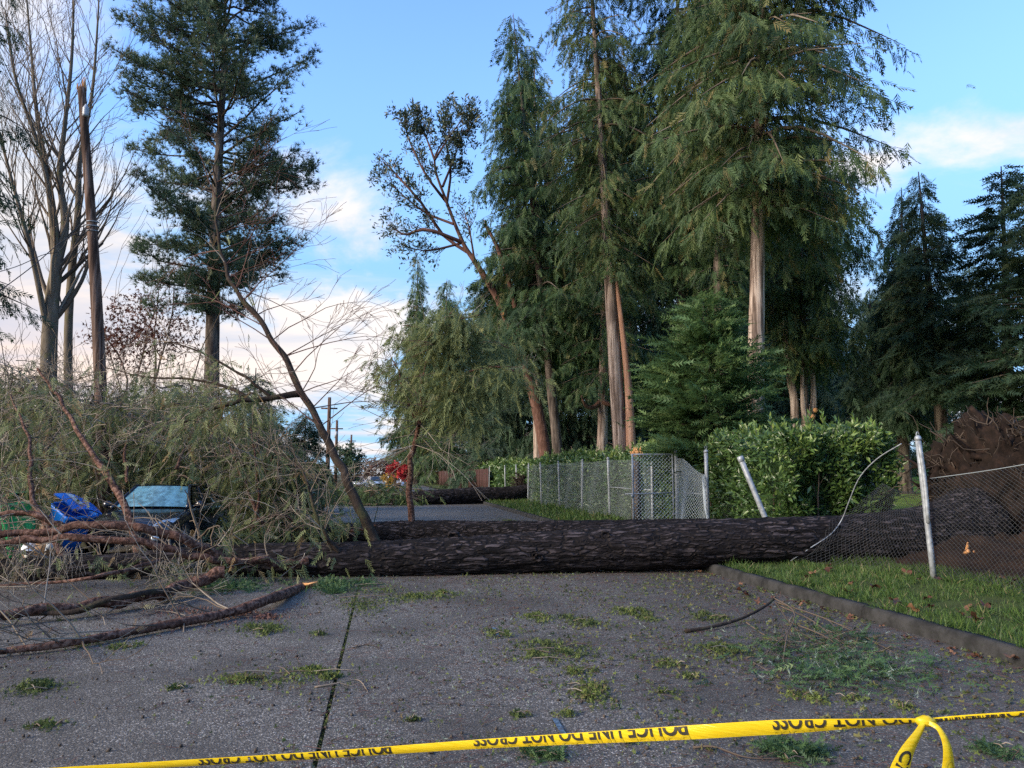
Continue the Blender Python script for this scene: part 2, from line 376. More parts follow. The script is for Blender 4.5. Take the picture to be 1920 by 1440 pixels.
def ground_mat(name, c1, c2, c3, sc1=2.0, bump=.6):
    m, N = new_mat(name)
    tcn = N.n('ShaderNodeTexCoord').outputs['Object']
    a = N.n('ShaderNodeTexNoise', inp={'Vector': tcn, 'Scale': sc1, 'Detail': 10.0, 'Roughness': .7}).outputs[0]
    b = N.n('ShaderNodeTexNoise', inp={'Vector': tcn, 'Scale': sc1 * 14, 'Detail': 4.0, 'Roughness': .7}).outputs[0]
    c = N.mix(N.ss(a, .35, .65), (*c1, 1), (*c2, 1)); c = N.mix(N.math('MULTIPLY', N.ss(b, .5, .75), .6), c, (*c3, 1))
    bp = N.n('ShaderNodeBump', inp={'Strength': bump, 'Distance': .03, 'Height': b})
    p = N.n('ShaderNodeBsdfPrincipled', inp={'Base Color': c, 'Roughness': .95, 'Specular IOR Level': .1, 'Normal': bp.outputs[0]})
    finish(N, p.outputs[0]); return m
M_road = road_mat()
M_verge = ground_mat('verge_soil', (.045, .055, .020), (.060, .085, .022), (.065, .045, .028), 2.5)
M_lawn = ground_mat('lawn_turf', (.13, .22, .035), (.19, .29, .05), (.10, .17, .03), .8, .4)
M_earth = ground_mat('bare_earth', (.05, .045, .028), (.075, .07, .035), (.045, .032, .022), 1.2)
M_bank = ground_mat('torn_soil', (.016, .010, .007), (.040, .024, .016), (.075, .045, .030), 2.0, 1.0)
M_kerb = ground_mat('kerb_concrete', (.022, .022, .022), (.050, .050, .050), (.020, .026, .014), 3.0, .5)
M_seam = ground_mat('joint_moss', (.045, .050, .018), (.085, .075, .035), (.05, .035, .02), 12, .8)

# ------------------------------------------------------------------ setting: ground, road, kerb, verge, lawn
mb = MB(); mb.add([[-3000, -400, -.06], [3000, -400, -.06], [3000, 6000, -.06], [-3000, 6000, -.06]], np.array([[0, 1, 2, 3]]))
struct('ground', mb, M_earth)
mb = MB(); mb.add([[-6.2, -6, -.03], [5.46, -6, -.03], [5.46, 125, -.03], [-6.2, 125, -.03]], np.array([[0, 1, 2, 3]]))
road = struct('road', mb, M_seam)
def slab(x0, x1, y0, y1, crown=True):
    nx, ny = max(2, int((x1 - x0) / .35)), max(2, int((min(y1, 30) - y0) / .35))
    xs = np.linspace(x0, x1, nx); ys = np.concatenate([np.linspace(y0, min(y1, 30), ny), np.linspace(30.5, y1, 40) if y1 > 30 else []])
    Xg, Yg = np.meshgrid(xs, ys)
    Z = .012 * (fbm(Xg * .5, Yg * .5, 3.3) - .5)
    V = np.stack([Xg, Yg, Z], -1).reshape(-1, 3); n = len(xs)
    i = np.arange(len(ys) - 1)[:, None] * n + np.arange(n - 1)[None]
    mb = MB(); mb.add(V, np.stack([i, i + 1, i + n + 1, i + n], -1).reshape(-1, 4))
    e = np.concatenate([np.arange(n), [], ]).astype(int)
    for edge in (np.arange(0, len(V), n), np.arange(n - 1, len(V), n)):      # side skirts so that the joint has depth
        a = V[edge].copy(); b = a.copy(); b[:, 2] -= .035
        k = len(edge); q = np.arange(k - 1)
        mb.add(np.vstack([a, b]), np.stack([q, q + 1, q + k + 1, q + k], -1))
    return mb
for x0, x1 in ((-6.2, -.385), (-.355, 5.45)):
    for y0, y1 in ((-5, 12.6), (12.612, 125)):
        part('road_slab', slab(x0, x1, y0, y1), M_road, road, smooth=True)
# spray-painted utility arrow
M_bluepaint = plain('blue_marking_paint', (.075, .12, .17), .8, 0, .2, .5, 40)
for pts in (((1040, 1350), (1062, 1388)), ((1064, 1388), (1085, 1393)), ((925, 1178), (935, 1195))):
    a, b = G(*pts[0]), G(*pts[1]); t = (b - a) / np.linalg.norm(b - a); s = np.array([-t[1], t[0], 0]) * .018
    mb = MB(); mb.add(np.array([a + s, a - s, b - s, b + s]) + [0, 0, .011], np.array([[0, 1, 2, 3]])); part('paint_mark', mb, M_bluepaint, road)

mb = MB(); mb.box((5.53, 90, -.02), (.12, 200, .14)); kerb = struct('kerb', mb, M_kerb)
def kerb_stone(L, seed):
    n = max(3, int(L / .12)); ys = np.linspace(0, L, n)
    prof = np.array([[0, -.06], [.012, .10], [.035, .135], [.06, .145], [.15, .142], [.155, -.06]])
    V = np.zeros((n, len(prof), 3)); V[..., 0] = prof[:, 0]; V[..., 2] = prof[:, 1]; V[..., 1] = ys[:, None]
    nz = fbm(V[..., 0] * 9, V[..., 1] * 3 + seed, V[..., 2] * 9, 3) - .5
    V[..., 2] += .02 * nz * (V[..., 2] > 0); V[..., 0] += .014 * nz
    k = len(prof); i = np.arange(n - 1)[:, None] * k + np.arange(k - 1)[None]
    mb = MB(); mb.add(V.reshape(-1, 3), [np.stack([i, i + k, i + k + 1, i + 1], -1).reshape(-1, 4), np.array([list(range(k)), list(range(n * k - 1, n * k - k - 1, -1))])])
    return mb.mesh('kerb_stone', smooth=False)
ks = [kerb_stone(2.386, s * 10) for s in range(3)]
y = 1.2; q = 0
while y < 60:
    if y > 9.1 and y - 2.4 < 9.1 and False: pass
    o = part('kerb_stone', ks[q % 3], M_kerb, kerb); o.location = (5.45 + random.uniform(-.006, .006), y, random.uniform(-.006, .004)); y += 2.4; q += 1

def sheet(xs, ys, zf):
    Xg, Yg = np.meshgrid(xs, ys); Z = zf(Xg, Yg); n = len(xs)
    i = np.arange(len(ys) - 1)[:, None] * n + np.arange(n - 1)[None]
    mb = MB(); mb.add(np.stack([Xg, Yg, Z], -1).reshape(-1, 3), np.stack([i, i + 1, i + n + 1, i + n], -1).reshape(-1, 4)); return mb
def verge_z(X, Y): return .115 + .05 * (fbm(X * 1.3, Y * 1.3, 1.0) - .4) * np.clip((X - 5.6) * 3, 0, 1) + .03 * np.clip(X - 6.5, 0, 2)
struct('verge', sheet(np.linspace(5.59, 9.4, 22), np.concatenate([np.linspace(1, 30, 160), np.linspace(30.5, 130, 60)]), verge_z), M_verge, True)
def lawn_z(X, Y): return .14 + .028 * np.maximum(0, np.hypot(X, Y) - 20)
struct('lawn', sheet(np.linspace(9.3, 120, 60), np.linspace(4, 200, 80), lawn_z), M_lawn, True)
def bank_z(X, Y): return .10 + .75 * np.clip((X - 8.3) / 1.6, 0, 1) * np.clip((14.6 - Y) / 2.5, 0, 1) * (.55 + .9 * (fbm(X * 1.7, Y * 1.7, 8.0, 4) - .3)) + .10 * (fbm(X * 6, Y * 6, 2.0, 3) - .5)
struct('soil_bank', sheet(np.linspace(8.05, 14, 70), np.linspace(4, 14.8, 110), bank_z), M_bank, True)
def left_z(X, Y): return .05 + .10 * fbm(X * .4, Y * .4, 5.0) + .012 * np.maximum(0, -X - 7)
struct('left_verge', sheet(np.linspace(-60, -6.15, 60), np.concatenate([np.linspace(4, 40, 50), np.linspace(42, 200, 30)]), left_z), M_earth, True)

# ------------------------------------------------------------------ foliage prototypes (unit length along +Y, flat in XY)
def proto_cedar():
    V, Ft, k = [], [], 0
    for i in range(5):
        y = .04 + .19 * i
        for s in (-1, 1):
            L = (.42 * (1 - .68 * y)) * (1 + .25 * math.sin(i * 5.1 + s)); an = R(36 + 9 * math.sin(i * 3.3))
            b = np.array([0, y, -.10 * y * y]); tip = b + np.array([s * math.sin(an) * L, math.cos(an) * L, -.12 * L])
            V += [b + [0, -.07, 0], tip, b + [s * .03, .12, 0]]; Ft.append([k, k + 1, k + 2]); k += 3
    V += [[-.05, .80, -.08], [.0, 1.1, -.14], [.05, .80, -.08]]; Ft.append([k, k + 1, k + 2])
    return np.array(V, float), np.array(Ft)
def proto_fir():
    V, Ft, k = [], [], 0
    for i in range(6):
        y = .04 + .16 * i
        for s in (-1, 1):
            L = .30 * (1 - .55 * y); an = R(52)
            b = np.array([0, y, .02]); tip = b + np.array([s * math.sin(an) * L, math.cos(an) * L, .05 * math.sin(i * 2 + s)])
            V += [b + [0, -.055, 0], tip, b + [0, .055, 0]]; Ft.append([k, k + 1, k + 2]); k += 3
    V += [[-.05, .6, .02], [0, 1.08, .06], [.05, .6, .02]]; Ft.append([k, k + 1, k + 2])
    return np.array(V, float), np.array(Ft)
def proto_tuft(n=9, w=.15):
    V, Ft = [], []; r2 = np.random.default_rng(3)
    for i in range(n):
        d = np.array([r2.normal(0, .55), .55 + .5 * r2.random(), r2.normal(0, .55)]); d /= np.linalg.norm(d); d *= r2.uniform(.75, 1.05)
        s = np.cross(d, r2.normal(size=3)); s /= np.linalg.norm(s); s *= w / 2
        V += [s * .7, -s * .7, d]; Ft.append([3 * i, 3 * i + 1, 3 * i + 2])
    return np.array(V), np.array(Ft)
def proto_leaf(w=.36, fold=.10):
    V = np.array([[0, 0, 0], [-w / 2, .42, fold], [0, .5, 0], [w / 2, .42, fold], [0, 1, -.06]])
    return V, np.array([[0, 2, 1], [0, 3, 2], [1, 2, 4], [2, 3, 4]])
P_CEDAR, P_FIR, P_TUFT, P_LEAF = proto_cedar(), proto_fir(), proto_tuft(), proto_leaf()
P_SPRIG = (np.array([[-.16, 0, 0], [.16, 0, 0], [0, 1, .05], [-.45, .45, .1], [.0, .2, 0], [-.05, .5, 0], [.45, .6, -.1], [0, .3, 0], [.06, .62, 0]]), np.array([[0, 1, 2], [3, 4, 5], [6, 7, 8]]))
def unit(v): return v / (np.linalg.norm(v, axis=-1, keepdims=True) + 1e-9)
def place(proto, pos, axis, size, nrm=None, width=1.0):
    """copies of a small shape at many places at once"""
    V0, F0 = proto; n = len(pos); axis = unit(np.asarray(axis, float))
    if nrm is None: nrm = rng.normal(size=(n, 3))
    bx = unit(np.cross(axis, nrm)); bz = np.cross(bx, axis)
    size = np.broadcast_to(np.asarray(size, float), (n,))[:, None, None]
    V = pos[:, None] + size * (V0[None, :, 0:1] * width * bx[:, None] + V0[None, :, 1:2] * axis[:, None] + V0[None, :, 2:3] * bz[:, None])
    Fi = F0[None] + (np.arange(n) * len(V0))[:, None, None]
    return V.reshape(-1, 3), Fi.reshape(-1, F0.shape[1]), len(V0)
def leaves(mb, proto, pos, axis, size, tint, nrm=None, width=1.0):
    V, Fi, k = place(proto, pos, axis, size, nrm, width); mb.add(V, Fi, np.repeat(np.clip(tint, 0, 1), k))

# ------------------------------------------------------------------ trunks
def trunk_mb(P, r, seg=18, rings=60, amp=.06, fx=3.0, fs=1.0, flare=0.0, seed=0.0):
    P = spline(P, rings); r = lerp(r, rings)
    s = np.concatenate([[0], np.cumsum(np.linalg.norm(np.diff(P, axis=0), axis=1))])
    if flare: r = r * (1 + flare * np.exp(-s / (r[0] * 2.2)))
    th = np.arange(seg) * 2 * np.pi / seg
    nz = fbm(np.cos(th)[None] * fx + seed, np.sin(th)[None] * fx, s[:, None] * fs + seed, 3) - .5
    V, Fq = tube(P, r, seg, disp=nz * amp * 2 * r[:, None])
    mb = MB(); mb.add(V, Fq); n = rings
    mb.F.append(np.array([list(range((n - 1) * seg, n * seg))]))
    return mb

DENS = .80
def conifer(base, top, tb, Rm, n_br, n_sp, size, droop=.55, up=.15, proto=P_CEDAR, hang=.75, prof=None, seed=0, flatness=.35, tint=(.45, .22), lat=.30, sub=True, tip_tint=0.0, brown=0.0):
    """branch sticks and foliage of one conifer; tb = share of the trunk where the crown begins"""
    r = np.random.default_rng(seed + 100)
    base, top = np.asarray(base, float), np.asarray(top, float)
    H = np.linalg.norm(top - base); crown, sticks = MB(), MB()
    prof = prof or (lambda t: (1 - t) ** .8)
    per = None; tot = 0; brs = []
    for i in range(n_br):
        t = (i + r.random()) / n_br; t = t ** 1.05
        L = Rm * max(.10, prof(t)) * r.uniform(.62, 1.15)
        brs.append((t, L)); tot += L ** 1.35
    for t, L in brs:
        p0 = base + (top - base) * (tb + (1 - tb) * t)
        az = r.uniform(0, 2 * np.pi); h = np.array([math.cos(az), math.sin(az), 0]); sd = np.array([-h[1], h[0], 0])
        dr = droop * r.uniform(.7, 1.35); u0 = up + .5 * t * t * (1 if hang > .4 else .6)
        def pt(s): 
            s = np.asarray(s)[:, None]
            return p0 + h * L * s + np.array([0, 0, 1.0]) * L * (u0 * s - dr * s ** 2 + .28 * dr * s ** 4)
        if L > .5:
            sticks.tube(pt(np.linspace(0, .92, 6)), np.linspace(max(.018, .020 * L), .006, 6), 4, False, r.uniform(.2, .7))
        k = max(3, int(DENS * n_sp * L ** 1.35 / tot))
        s = np.where(r.random(k) < .22, r.random(k) * .35, r.beta(1.5, 1.15, k) * .94 + .06)
        wl = lat * L * (1.05 - s) * 1.3 + .10
        off = r.normal(0, 1, k) * wl
        pos = pt(s) + sd * off[:, None] - h * (np.abs(off) * .25)[:, None]
        pos[:, 2] -= np.abs(off) * .22 * droop / .5 + r.random(k) * size * .35 * (hang > .3)
        ax = h * (1 - hang) + np.array([0, 0, -1.0]) * hang + sd * (np.sign(off) * r.random(k) * .55)[:, None] + r.normal(0, .22, (k, 3))
        nr = np.where(r.random(k)[:, None] < flatness, np.array([0, 0, 1.0]) + r.normal(0, .3, (k, 3)), r.normal(size=(k, 3)))
        if hang > .45: nr = h[None] * .7 + r.normal(size=(k, 3)) * .6
        tn = r.normal(tint[0], tint[1], k) + r.normal(0, .18) + tip_tint * (s - .5)
        if brown: tn = np.where(r.random(k) < brown, .97, np.minimum(tn, .92))
        else: tn = np.minimum(tn, .95)
        leaves(crown, proto, pos, ax, 1.32 * size * r.uniform(.6, 1.25, k), tn, nr)
    return crown, sticks

def plant_conifer(name, label, px0, d, px1, y1, yb, Rm, n_br, n_sp, size, trunk_r, bark, fol, group=None, d_top=None, trunk_amp=.13, y_ground=None, flare=.35, **kw):
    b = D(px0, 800, d); b[2] = gz(b[0], b[1]) - .15
    t = D(px1, y1, d_top or d)
    yb_z = D(px0, yb, d)[2]
    tb = float(np.clip((yb_z - b[2]) / (t[2] - b[2]), .02, .95))
    root = thing(name, b, label, 'tree', group)
    cr, st = conifer(b, t, tb, Rm, n_br, n_sp, size, **kw)
    P = np.array([b, b + (t - b) * .33, b + (t - b) * .66, t])
    P[1][:2] += rng.normal(0, .06, 2); P[2][:2] += rng.normal(0, .06, 2)
    part('trunk', trunk_mb(P, [trunk_r, trunk_r * .72, trunk_r * .40, .02], 20, 80, trunk_amp, 4, .5, flare, seed=px0), bark, root, True)
    part('limbs', st, M_twig if bark is not M_darkbark else M_darkbark, root)
    part('crown', cr, fol, root)
    return root

TALL = 'tall conifers behind the hedge'
cone = lambda t: (1 - t) ** .75
column = lambda t: min(1, .55 + 1.2 * t) * (1 - t ** 3) ** .8
bulge = lambda t: (.45 + 1.9 * t if t < .3 else 1.02) * max(.05, 1 - max(0, (t - .55) / .45) ** 1.6)
# the tall cedars that tower over the hedge (photo left to right)
plant_conifer('cedar_tree', 'tall cedar with a slender pointed top, leftmost of the high cedars', 1052, 48, 962, 25, 660, 5.3, 130, 9000, .66, .34, M_darkbark, M_cedar, TALL, prof=lambda t: (1 - t) ** .62, droop=.6, seed=1)
plant_conifer('cedar_tree', 'cedar with a rusty tinted lower peak just right of the leftmost high peak', 1008, 55, 1002, 92, 660, 5.0, 110, 6500, .70, .30, M_cedarbark, M_cedar2, TALL, prof=lambda t: (1 - t) ** .62, droop=.6, seed=2, brown=.05)
T5 = plant_conifer('cedar_tree', 'leaning cedar with a long pale bare trunk above the chain link gate', 1168, 35, 1098, -190, 500, 3.4, 110, 5600, .48, .36, M_cedarbark, M_cedar2, TALL, prof=column, droop=.75, up=.0, seed=3, brown=.05)
plant_conifer('cedar_tree', 'dense dark cedar with a straight brown trunk behind the pale leaning trunk', 1278, 36, 1268, -260, 540, 3.9, 115, 9000, .50, .30, M_darkbark, M_cedar, TALL, prof=column, seed=4)
plant_conifer('cedar_tree', 'largest cedar, its broad drooping crown bordering open sky on the right', 1408, 26, 1440, -330, 400, 5.0, 160, 16500, .46, .34, M_cedarbark, M_cedar2, TALL, prof=lambda t: min(1, .72 + 1.4 * t) * (1 - .22 * t), droop=.80, seed=5, brown=.05)
plant_conifer('cedar_tree', 'cedar with thin trunk half hidden between the two biggest cedars', 1350, 33, 1345, -220, 560, 3.2, 90, 5500, .50, .28, M_darkbark, M_cedar, TALL, prof=column, seed=6)
T4 = plant_conifer('cedar_tree', 'cedar with thick fluted grey trunk and curved low limbs behind the fence posts', 1126, 45, 1140, 60, 725, 4.4, 100, 6000, .60, .34, M_cedarbark, M_cedar, TALL, prof=column, seed=7, flare=.1)
T8 = plant_conifer('cedar_tree', 'many stemmed cedar with fresh sawn limb stubs above the laurel hedge', 1505, 38, 1500, 200, 690, 3.7, 100, 6500, .54, .24, M_darkbark, M_cedar2, TALL, prof=column, seed=8)
part('stripped_stem', trunk_mb(PD([(1184, 880, 34.6), (1182, 800, 34.6), (1176, 700, 34.7), (1160, 560, 34.8), (1150, 480, 35)]), [.24, .20, .16, .10, .04], 16, 50, .2, 4, .5, seed=4), M_redbark, T5, True)
for rows in ([(1128, 752, 45), (1112, 764, 44.6), (1098, 760, 44.3), (1090, 742, 44)], [(1124, 752, 45), (1142, 758, 44.6), (1158, 756, 44.3), (1170, 745, 44)]): part('low_limb', trunk_mb(PD(rows), [.16, .12, .06], 10, 24, .1, 2, 1, seed=rows[1][0]), M_madbark, T4, True)
for rows, rr in (([(1487, 850, 38), (1490, 760, 38), (1478, 690, 38), (1472, 600, 38)], [.22, .18, .12]), ([(1505, 815, 37.9), (1512, 795, 37.5), (1506, 760, 37.4), (1504, 690, 37.4)], [.16, .13, .08]), ([(1512, 830, 38), (1522, 780, 37.8), (1526, 740, 37.8), (1520, 660, 37.8)], [.20, .17, .09])): part('stem', trunk_mb(PD(rows), rr, 12, 40, .1, 2, 1, seed=rows[0][0]), M_cedarbark, T8, True)
for px, y in ((1527, 772), (1522, 784)):
    c = D(px, y, 37.6); mb = MB(); t_ = np.array([-.2, -.8, .25]); mb.tube([c, c + t_ * .25], .13, 14, False); o_ = part('limb_stub', mb, M_darkbark, T8, True); mb = MB(); mb.tube([c + t_ * .24, c + t_ * .26], .115, 14); part('sawn_face', mb, M_rawwood, o_)
o_ = thing('broken_stump', D(1190, 850, 24), 'small splintered orange stump showing above the hedge behind the gate', 'stump'); mb = MB(); mb.tube([D(1192, 905, 24) * [1, 1, 0], D(1192, 856, 24)], [.16, .13], 12); part('stump', mb, M_darkbark, o_)
mb = MB()
for k in range(14): p = D(1186 + rng.uniform(0, 24), 850, 24); mb.tube([p - [0, 0, .15], p + [rng.normal(0, .12), 0, rng.uniform(.02, .22)]], [.05, .01], 5)
part('splinters', mb, M_rawwood, o_)
RIGHT = 'conifers at the right edge of the lawn'
plant_conifer('cedar_tree', 'taller pointed cedar beside the lawn, right of the sky gap', 1768, 33, 1722, 322, 735, 2.7, 100, 6500, .46, .32, M_darkbark, M_back, RIGHT, prof=cone, seed=9, hang=.5)
plant_conifer('cedar_tree', 'slightly shorter pointed cedar at the left flank of the lawn conifers', 1690, 37, 1690, 352, 790, 2.6, 90, 5200, .48, .30, M_darkbark, M_back, RIGHT, prof=cone, seed=10)
plant_conifer('fir_tree', 'dark dense fir directly behind the upturned roots', 1885, 30, 1877, 312, 830, 3.0, 110, 6500, .50, .3, M_darkbark, M_back, RIGHT, prof=lambda t: (1 - t) ** .55, droop=.35, up=.12, hang=.25, proto=P_FIR, seed=11)
plant_conifer('fir_tree', 'dark fir cut by the right edge of the picture', 1965, 27, 1940, 318, 880, 3.1, 100, 4200, .52, .3, M_darkbark, M_back, RIGHT, prof=lambda t: (1 - t) ** .5, droop=.35, up=.12, hang=.25, proto=P_FIR, seed=12)
# young Douglas fir standing just behind the hedge
plant_conifer('young_fir_tree', 'bushy bright green young fir standing directly behind the laurel hedge', 1335, 22.5, 1318, 560, 900, 2.45, 190, 9000, .44, .10, M_darkbark, M_young, prof=lambda t: (1 - t) ** .6 * (1 if t > .2 else .8), droop=.10, up=.32, hang=-.14, proto=P_FIR, lat=.34, seed=13, flatness=.7, tip_tint=.45, tint=(.42, .2))
# cedars beyond, left of the tall group, up the road
MID = 'cedars along the far right side of the road'
plant_conifer('cedar_tree', 'thin see-through cedar spire nearest the open sky over the road', 783, 150, 783, 478, 880, 8.2, 110, 6500, 1.35, .6, M_darkbark, M_cedar2, MID, prof=lambda t: (1 - t) ** 1.1 + .06, seed=14)
plant_conifer('cedar_tree', 'full rounded cedar right of the thin spire up the road', 838, 122, 838, 522, 870, 7.2, 100, 6000, 1.2, .6, M_darkbark, M_cedar2, MID, prof=lambda t: (1 - t) ** .55, seed=15)
plant_conifer('cedar_tree', 'dark cedar filling the space behind the leaning red trunk', 915, 80, 915, 500, 860, 5.6, 90, 5200, .98, .5, M_darkbark, M_back, MID, prof=lambda t: (1 - t) ** .5, seed=17)
# a dark wall of further conifers behind the trunks
wood = plant_conifer('background_conifer', 'dark conifer behind the paired grey trunks', 1070, 58, 1075, 440, 880, 4.6, 110, 7000, .75, .4, M_darkbark, M_back, 'dark conifers far behind the hedge', prof=lambda t: (1 - t) ** .45, seed=18, y_ground=0)
for px, d, s, lab in ((970, 72, 1.35, 'dark far conifer left of the grey trunks'), (1190, 66, 1.9, 'dark far conifer behind the pale leaning trunk'), (1310, 62, 1.8, 'dark far conifer above the young fir'),
                      (1400, 66, 1.75, 'dark far conifer right of the big pale trunk'), (1470, 60, 1.45, 'dark far conifer behind the sawn limb stubs'), (1555, 74, .85, 'small dark far conifer left of the low sky gap'),
                      (1610, 70, .72, 'small dark far conifer in the low sky gap'), (1660, 62, .8, 'dark far conifer behind the lawn, left of the pointed pair'),
                      (1830, 52, .78, 'dark far conifer behind the upturned roots'), (1740, 120, .55, 'tiny pale far conifer beyond the lawn beside the trunk')):
    o = copy_tree(wood); b = D(px, 800, d); o.location = (b[0], b[1], gz(b[0], b[1]) - .1); o.scale = (s, s, s); o.rotation_euler.z = px * .7; o['label'] = lab
for px, d, px1, y1, lab in ((1684, 46, 1672, 500, 'cedar with slim bare lower trunk on the lawn beside the bright gap'), (1636, 50, 1630, 540, 'slim dark cedar at the back of the lawn above the hedge end')):
    plant_conifer('cedar_tree', lab, px, d, px1, y1, 775, 2.6, 60, 3200, .60, .28, M_darkbark, M_back, RIGHT, prof=lambda t: (1 - t) ** .5, seed=px)

# ------------------------------------------------------------------ bare branching
def grow(mb, p, d, L, r, depth, tips, up=.25, wig=.16, kids=(2, 4), seg=5, tint=(.35, .15), minr=.004, spread=.6, shrink=.66):
    n = max(4, int(L / .35)) if depth > 1 else 4
    n = min(n, 12)
    pts = [p]; dd = d / np.linalg.norm(d); st = L / (n - 1)
    for i in range(n - 1):
        dd = dd + rng.normal(0, wig, 3) * .6 + np.array([0, 0, up * st * .35]); dd /= np.linalg.norm(dd); pts.append(pts[-1] + dd * st)
    pts = np.array(pts); r1 = max(minr, r * (.55 if depth > 0 else .35))
    mb.tube(pts, np.linspace(r, r1, n), max(3, seg), False, rng.normal(*tint))
    if depth == 0: tips.append((pts[-1], dd)); return
    k = random.randint(*kids)
    for i in range(k):
        u = 1.0 if i == 0 else random.uniform(.3, .97); f = u * (n - 1); a = min(int(f), n - 2)
        q = pts[a] + (pts[a + 1] - pts[a]) * (f - a)
        s = rng.normal(size=3); s -= dd * s.dot(dd); s /= np.linalg.norm(s)
        nd = dd + s * spread * (.5 if i == 0 else random.uniform(.6, 1.2))
        grow(mb, q, nd, L * shrink * random.uniform(.75, 1.2), max(minr, r1 * (.92 if i == 0 else .62)), depth - 1, tips, up, wig, kids, max(3, seg - 1), tint, minr, spread, shrink)

def bare_tree(name, label, stems, fol_r=.006):
    """stems: list of pixel polylines with depth and radii; twigs grow from their upper parts"""
    b = stems[0][0][0]; root = thing(name, (b[0], b[1], 0), label, 'tree')
    tw = MB()
    for P, rr in stems:
        part('trunk', trunk_mb(P, rr, 12, 40, .05, 2, .8, seed=P[0][0]), M_greybark, root, True)
        S = spline(P, 40); rad = lerp(rr, 40)
        for q in range(12, 40, 2):
            dd = S[min(39, q + 1)] - S[q - 1]; dd /= np.linalg.norm(dd)
            for _ in range(2):
                s = rng.normal(size=3); s -= dd * s.dot(dd); s /= np.linalg.norm(s)
                grow(tw, S[q], dd * .9 + s * .6, random.uniform(1.2, 2.6) * (1.2 - q / 80), max(.010, rad[q] * .38), 3, [], .7, .12, (2, 3), 4, (.45, .15), fol_r, .5, .62)
    part('twigs', tw, M_twig, root)
    return root
gd = 25.0
def stem(rows, d=gd): return PD([(x, y, d + k) for x, y, k in rows])
bare_tree('bare_deciduous_tree', 'leafless many stemmed tree with pale bark at the left, beside the broken pole', [
    (stem([(98, 985, 0), (92, 800, 0), (92, 660, 0), (98, 560, 0), (106, 480, 0), (92, 350, .3), (70, 220, .6), (58, 90, 1), (45, -60, 1.2)]), [.28, .26, .245, .22, .17, .11, .07, .04, .02]),
    (stem([(106, 500, 0), (122, 420, .2), (112, 330, .1), (122, 230, .2), (135, 100, .3), (140, -80, .4)]), [.155, .13, .10, .07, .05, .02]),
    (stem([(140, 985, 1), (128, 700, 1), (132, 540, 1), (146, 400, 1), (150, 300, 1.3), (172, 180, 1.5), (182, 60, 1.6), (188, -60, 1.6)]), [.15, .14, .13, .11, .08, .055, .035, .02]),
    (stem([(93, 640, 0), (60, 480, -.6), (20, 330, -1), (-20, 180, -1.4)]), [.10, .075, .05, .02]),
    (stem([(108, 470, 0), (80, 300, -.6), (30, 150, -1), (10, 20, -1.2)]), [.085, .07, .045, .02])])

# broken utility pole
pd_ = 20.0
P = PD([(197, 1010, pd_), (190, 760, pd_), (176, 480, pd_), (163, 300, pd_), (153, 165, pd_)])
pole = thing('utility_pole', (P[0][0], P[0][1], 0), 'snapped wooden utility pole leaning in front of the bare tree', 'utility pole')
P[0][2] = -.2
part('shaft', trunk_mb(P, [.165, .155, .135, .115, .10], 18, 60, .05, 2.5, .5, seed=3), M_pole, pole, True)
mb = MB(); tp = P[-1]
for k in range(16):
    a = rng.uniform(0, 6.28); r0 = rng.uniform(.02, .11); h = rng.uniform(.06, .34) * (1.2 if math.cos(a) > 0 else .6)
    c = tp + np.array([math.cos(a) * r0, math.sin(a) * r0, -.05]); mb.tube([c, c + [rng.normal(0, .01), rng.normal(0, .01), h]], [.03, .006], 4)
part('splintered_top', mb, M_rawwood, pole)
mb = MB(); c = D(161, 205, pd_ - .18); zs = np.linspace(-.20, .14, 12); mb.tube([c + [0, 0, z] for z in zs], [.05, .085, .07, .09, .072, .09, .072, .088, .07, .06, .035, .03], 12)
part('insulator', mb, M_porcelain, pole, True)
for y in (416, 424, 433):
    mb = MB(); c = D(173.5 - (y - 424) * .02, y, pd_); th = np.linspace(0, 2 * np.pi, 20); mb.tube([c + [math.cos(t) * .145, math.sin(t) * .145, .02 * math.sin(t)] for t in th], .014, 5, False); part('strap', mb, M_galv, pole)
mb = MB(); mb.tube(spline(PD([(172, 425, pd_ - .2), (120, 450, pd_ - .6), (60, 500, pd_ - 1.5), (0, 545, pd_ - 2.5), (-60, 590, pd_ - 3.5)]), 20), .012, 5); part('cable', mb, M_cable, pole)
mb = MB(); mb.tube(spline(PD([(168, 430, pd_ - .2), (150, 442, pd_ - .3), (133, 440, pd_ - .4), (112, 470, pd_ - .5), (80, 478, pd_ - .8), (30, 500, pd_ - 1.4), (-40, 520, pd_ - 2)]), 26), .010, 5); part('cable', mb, M_cable, pole)

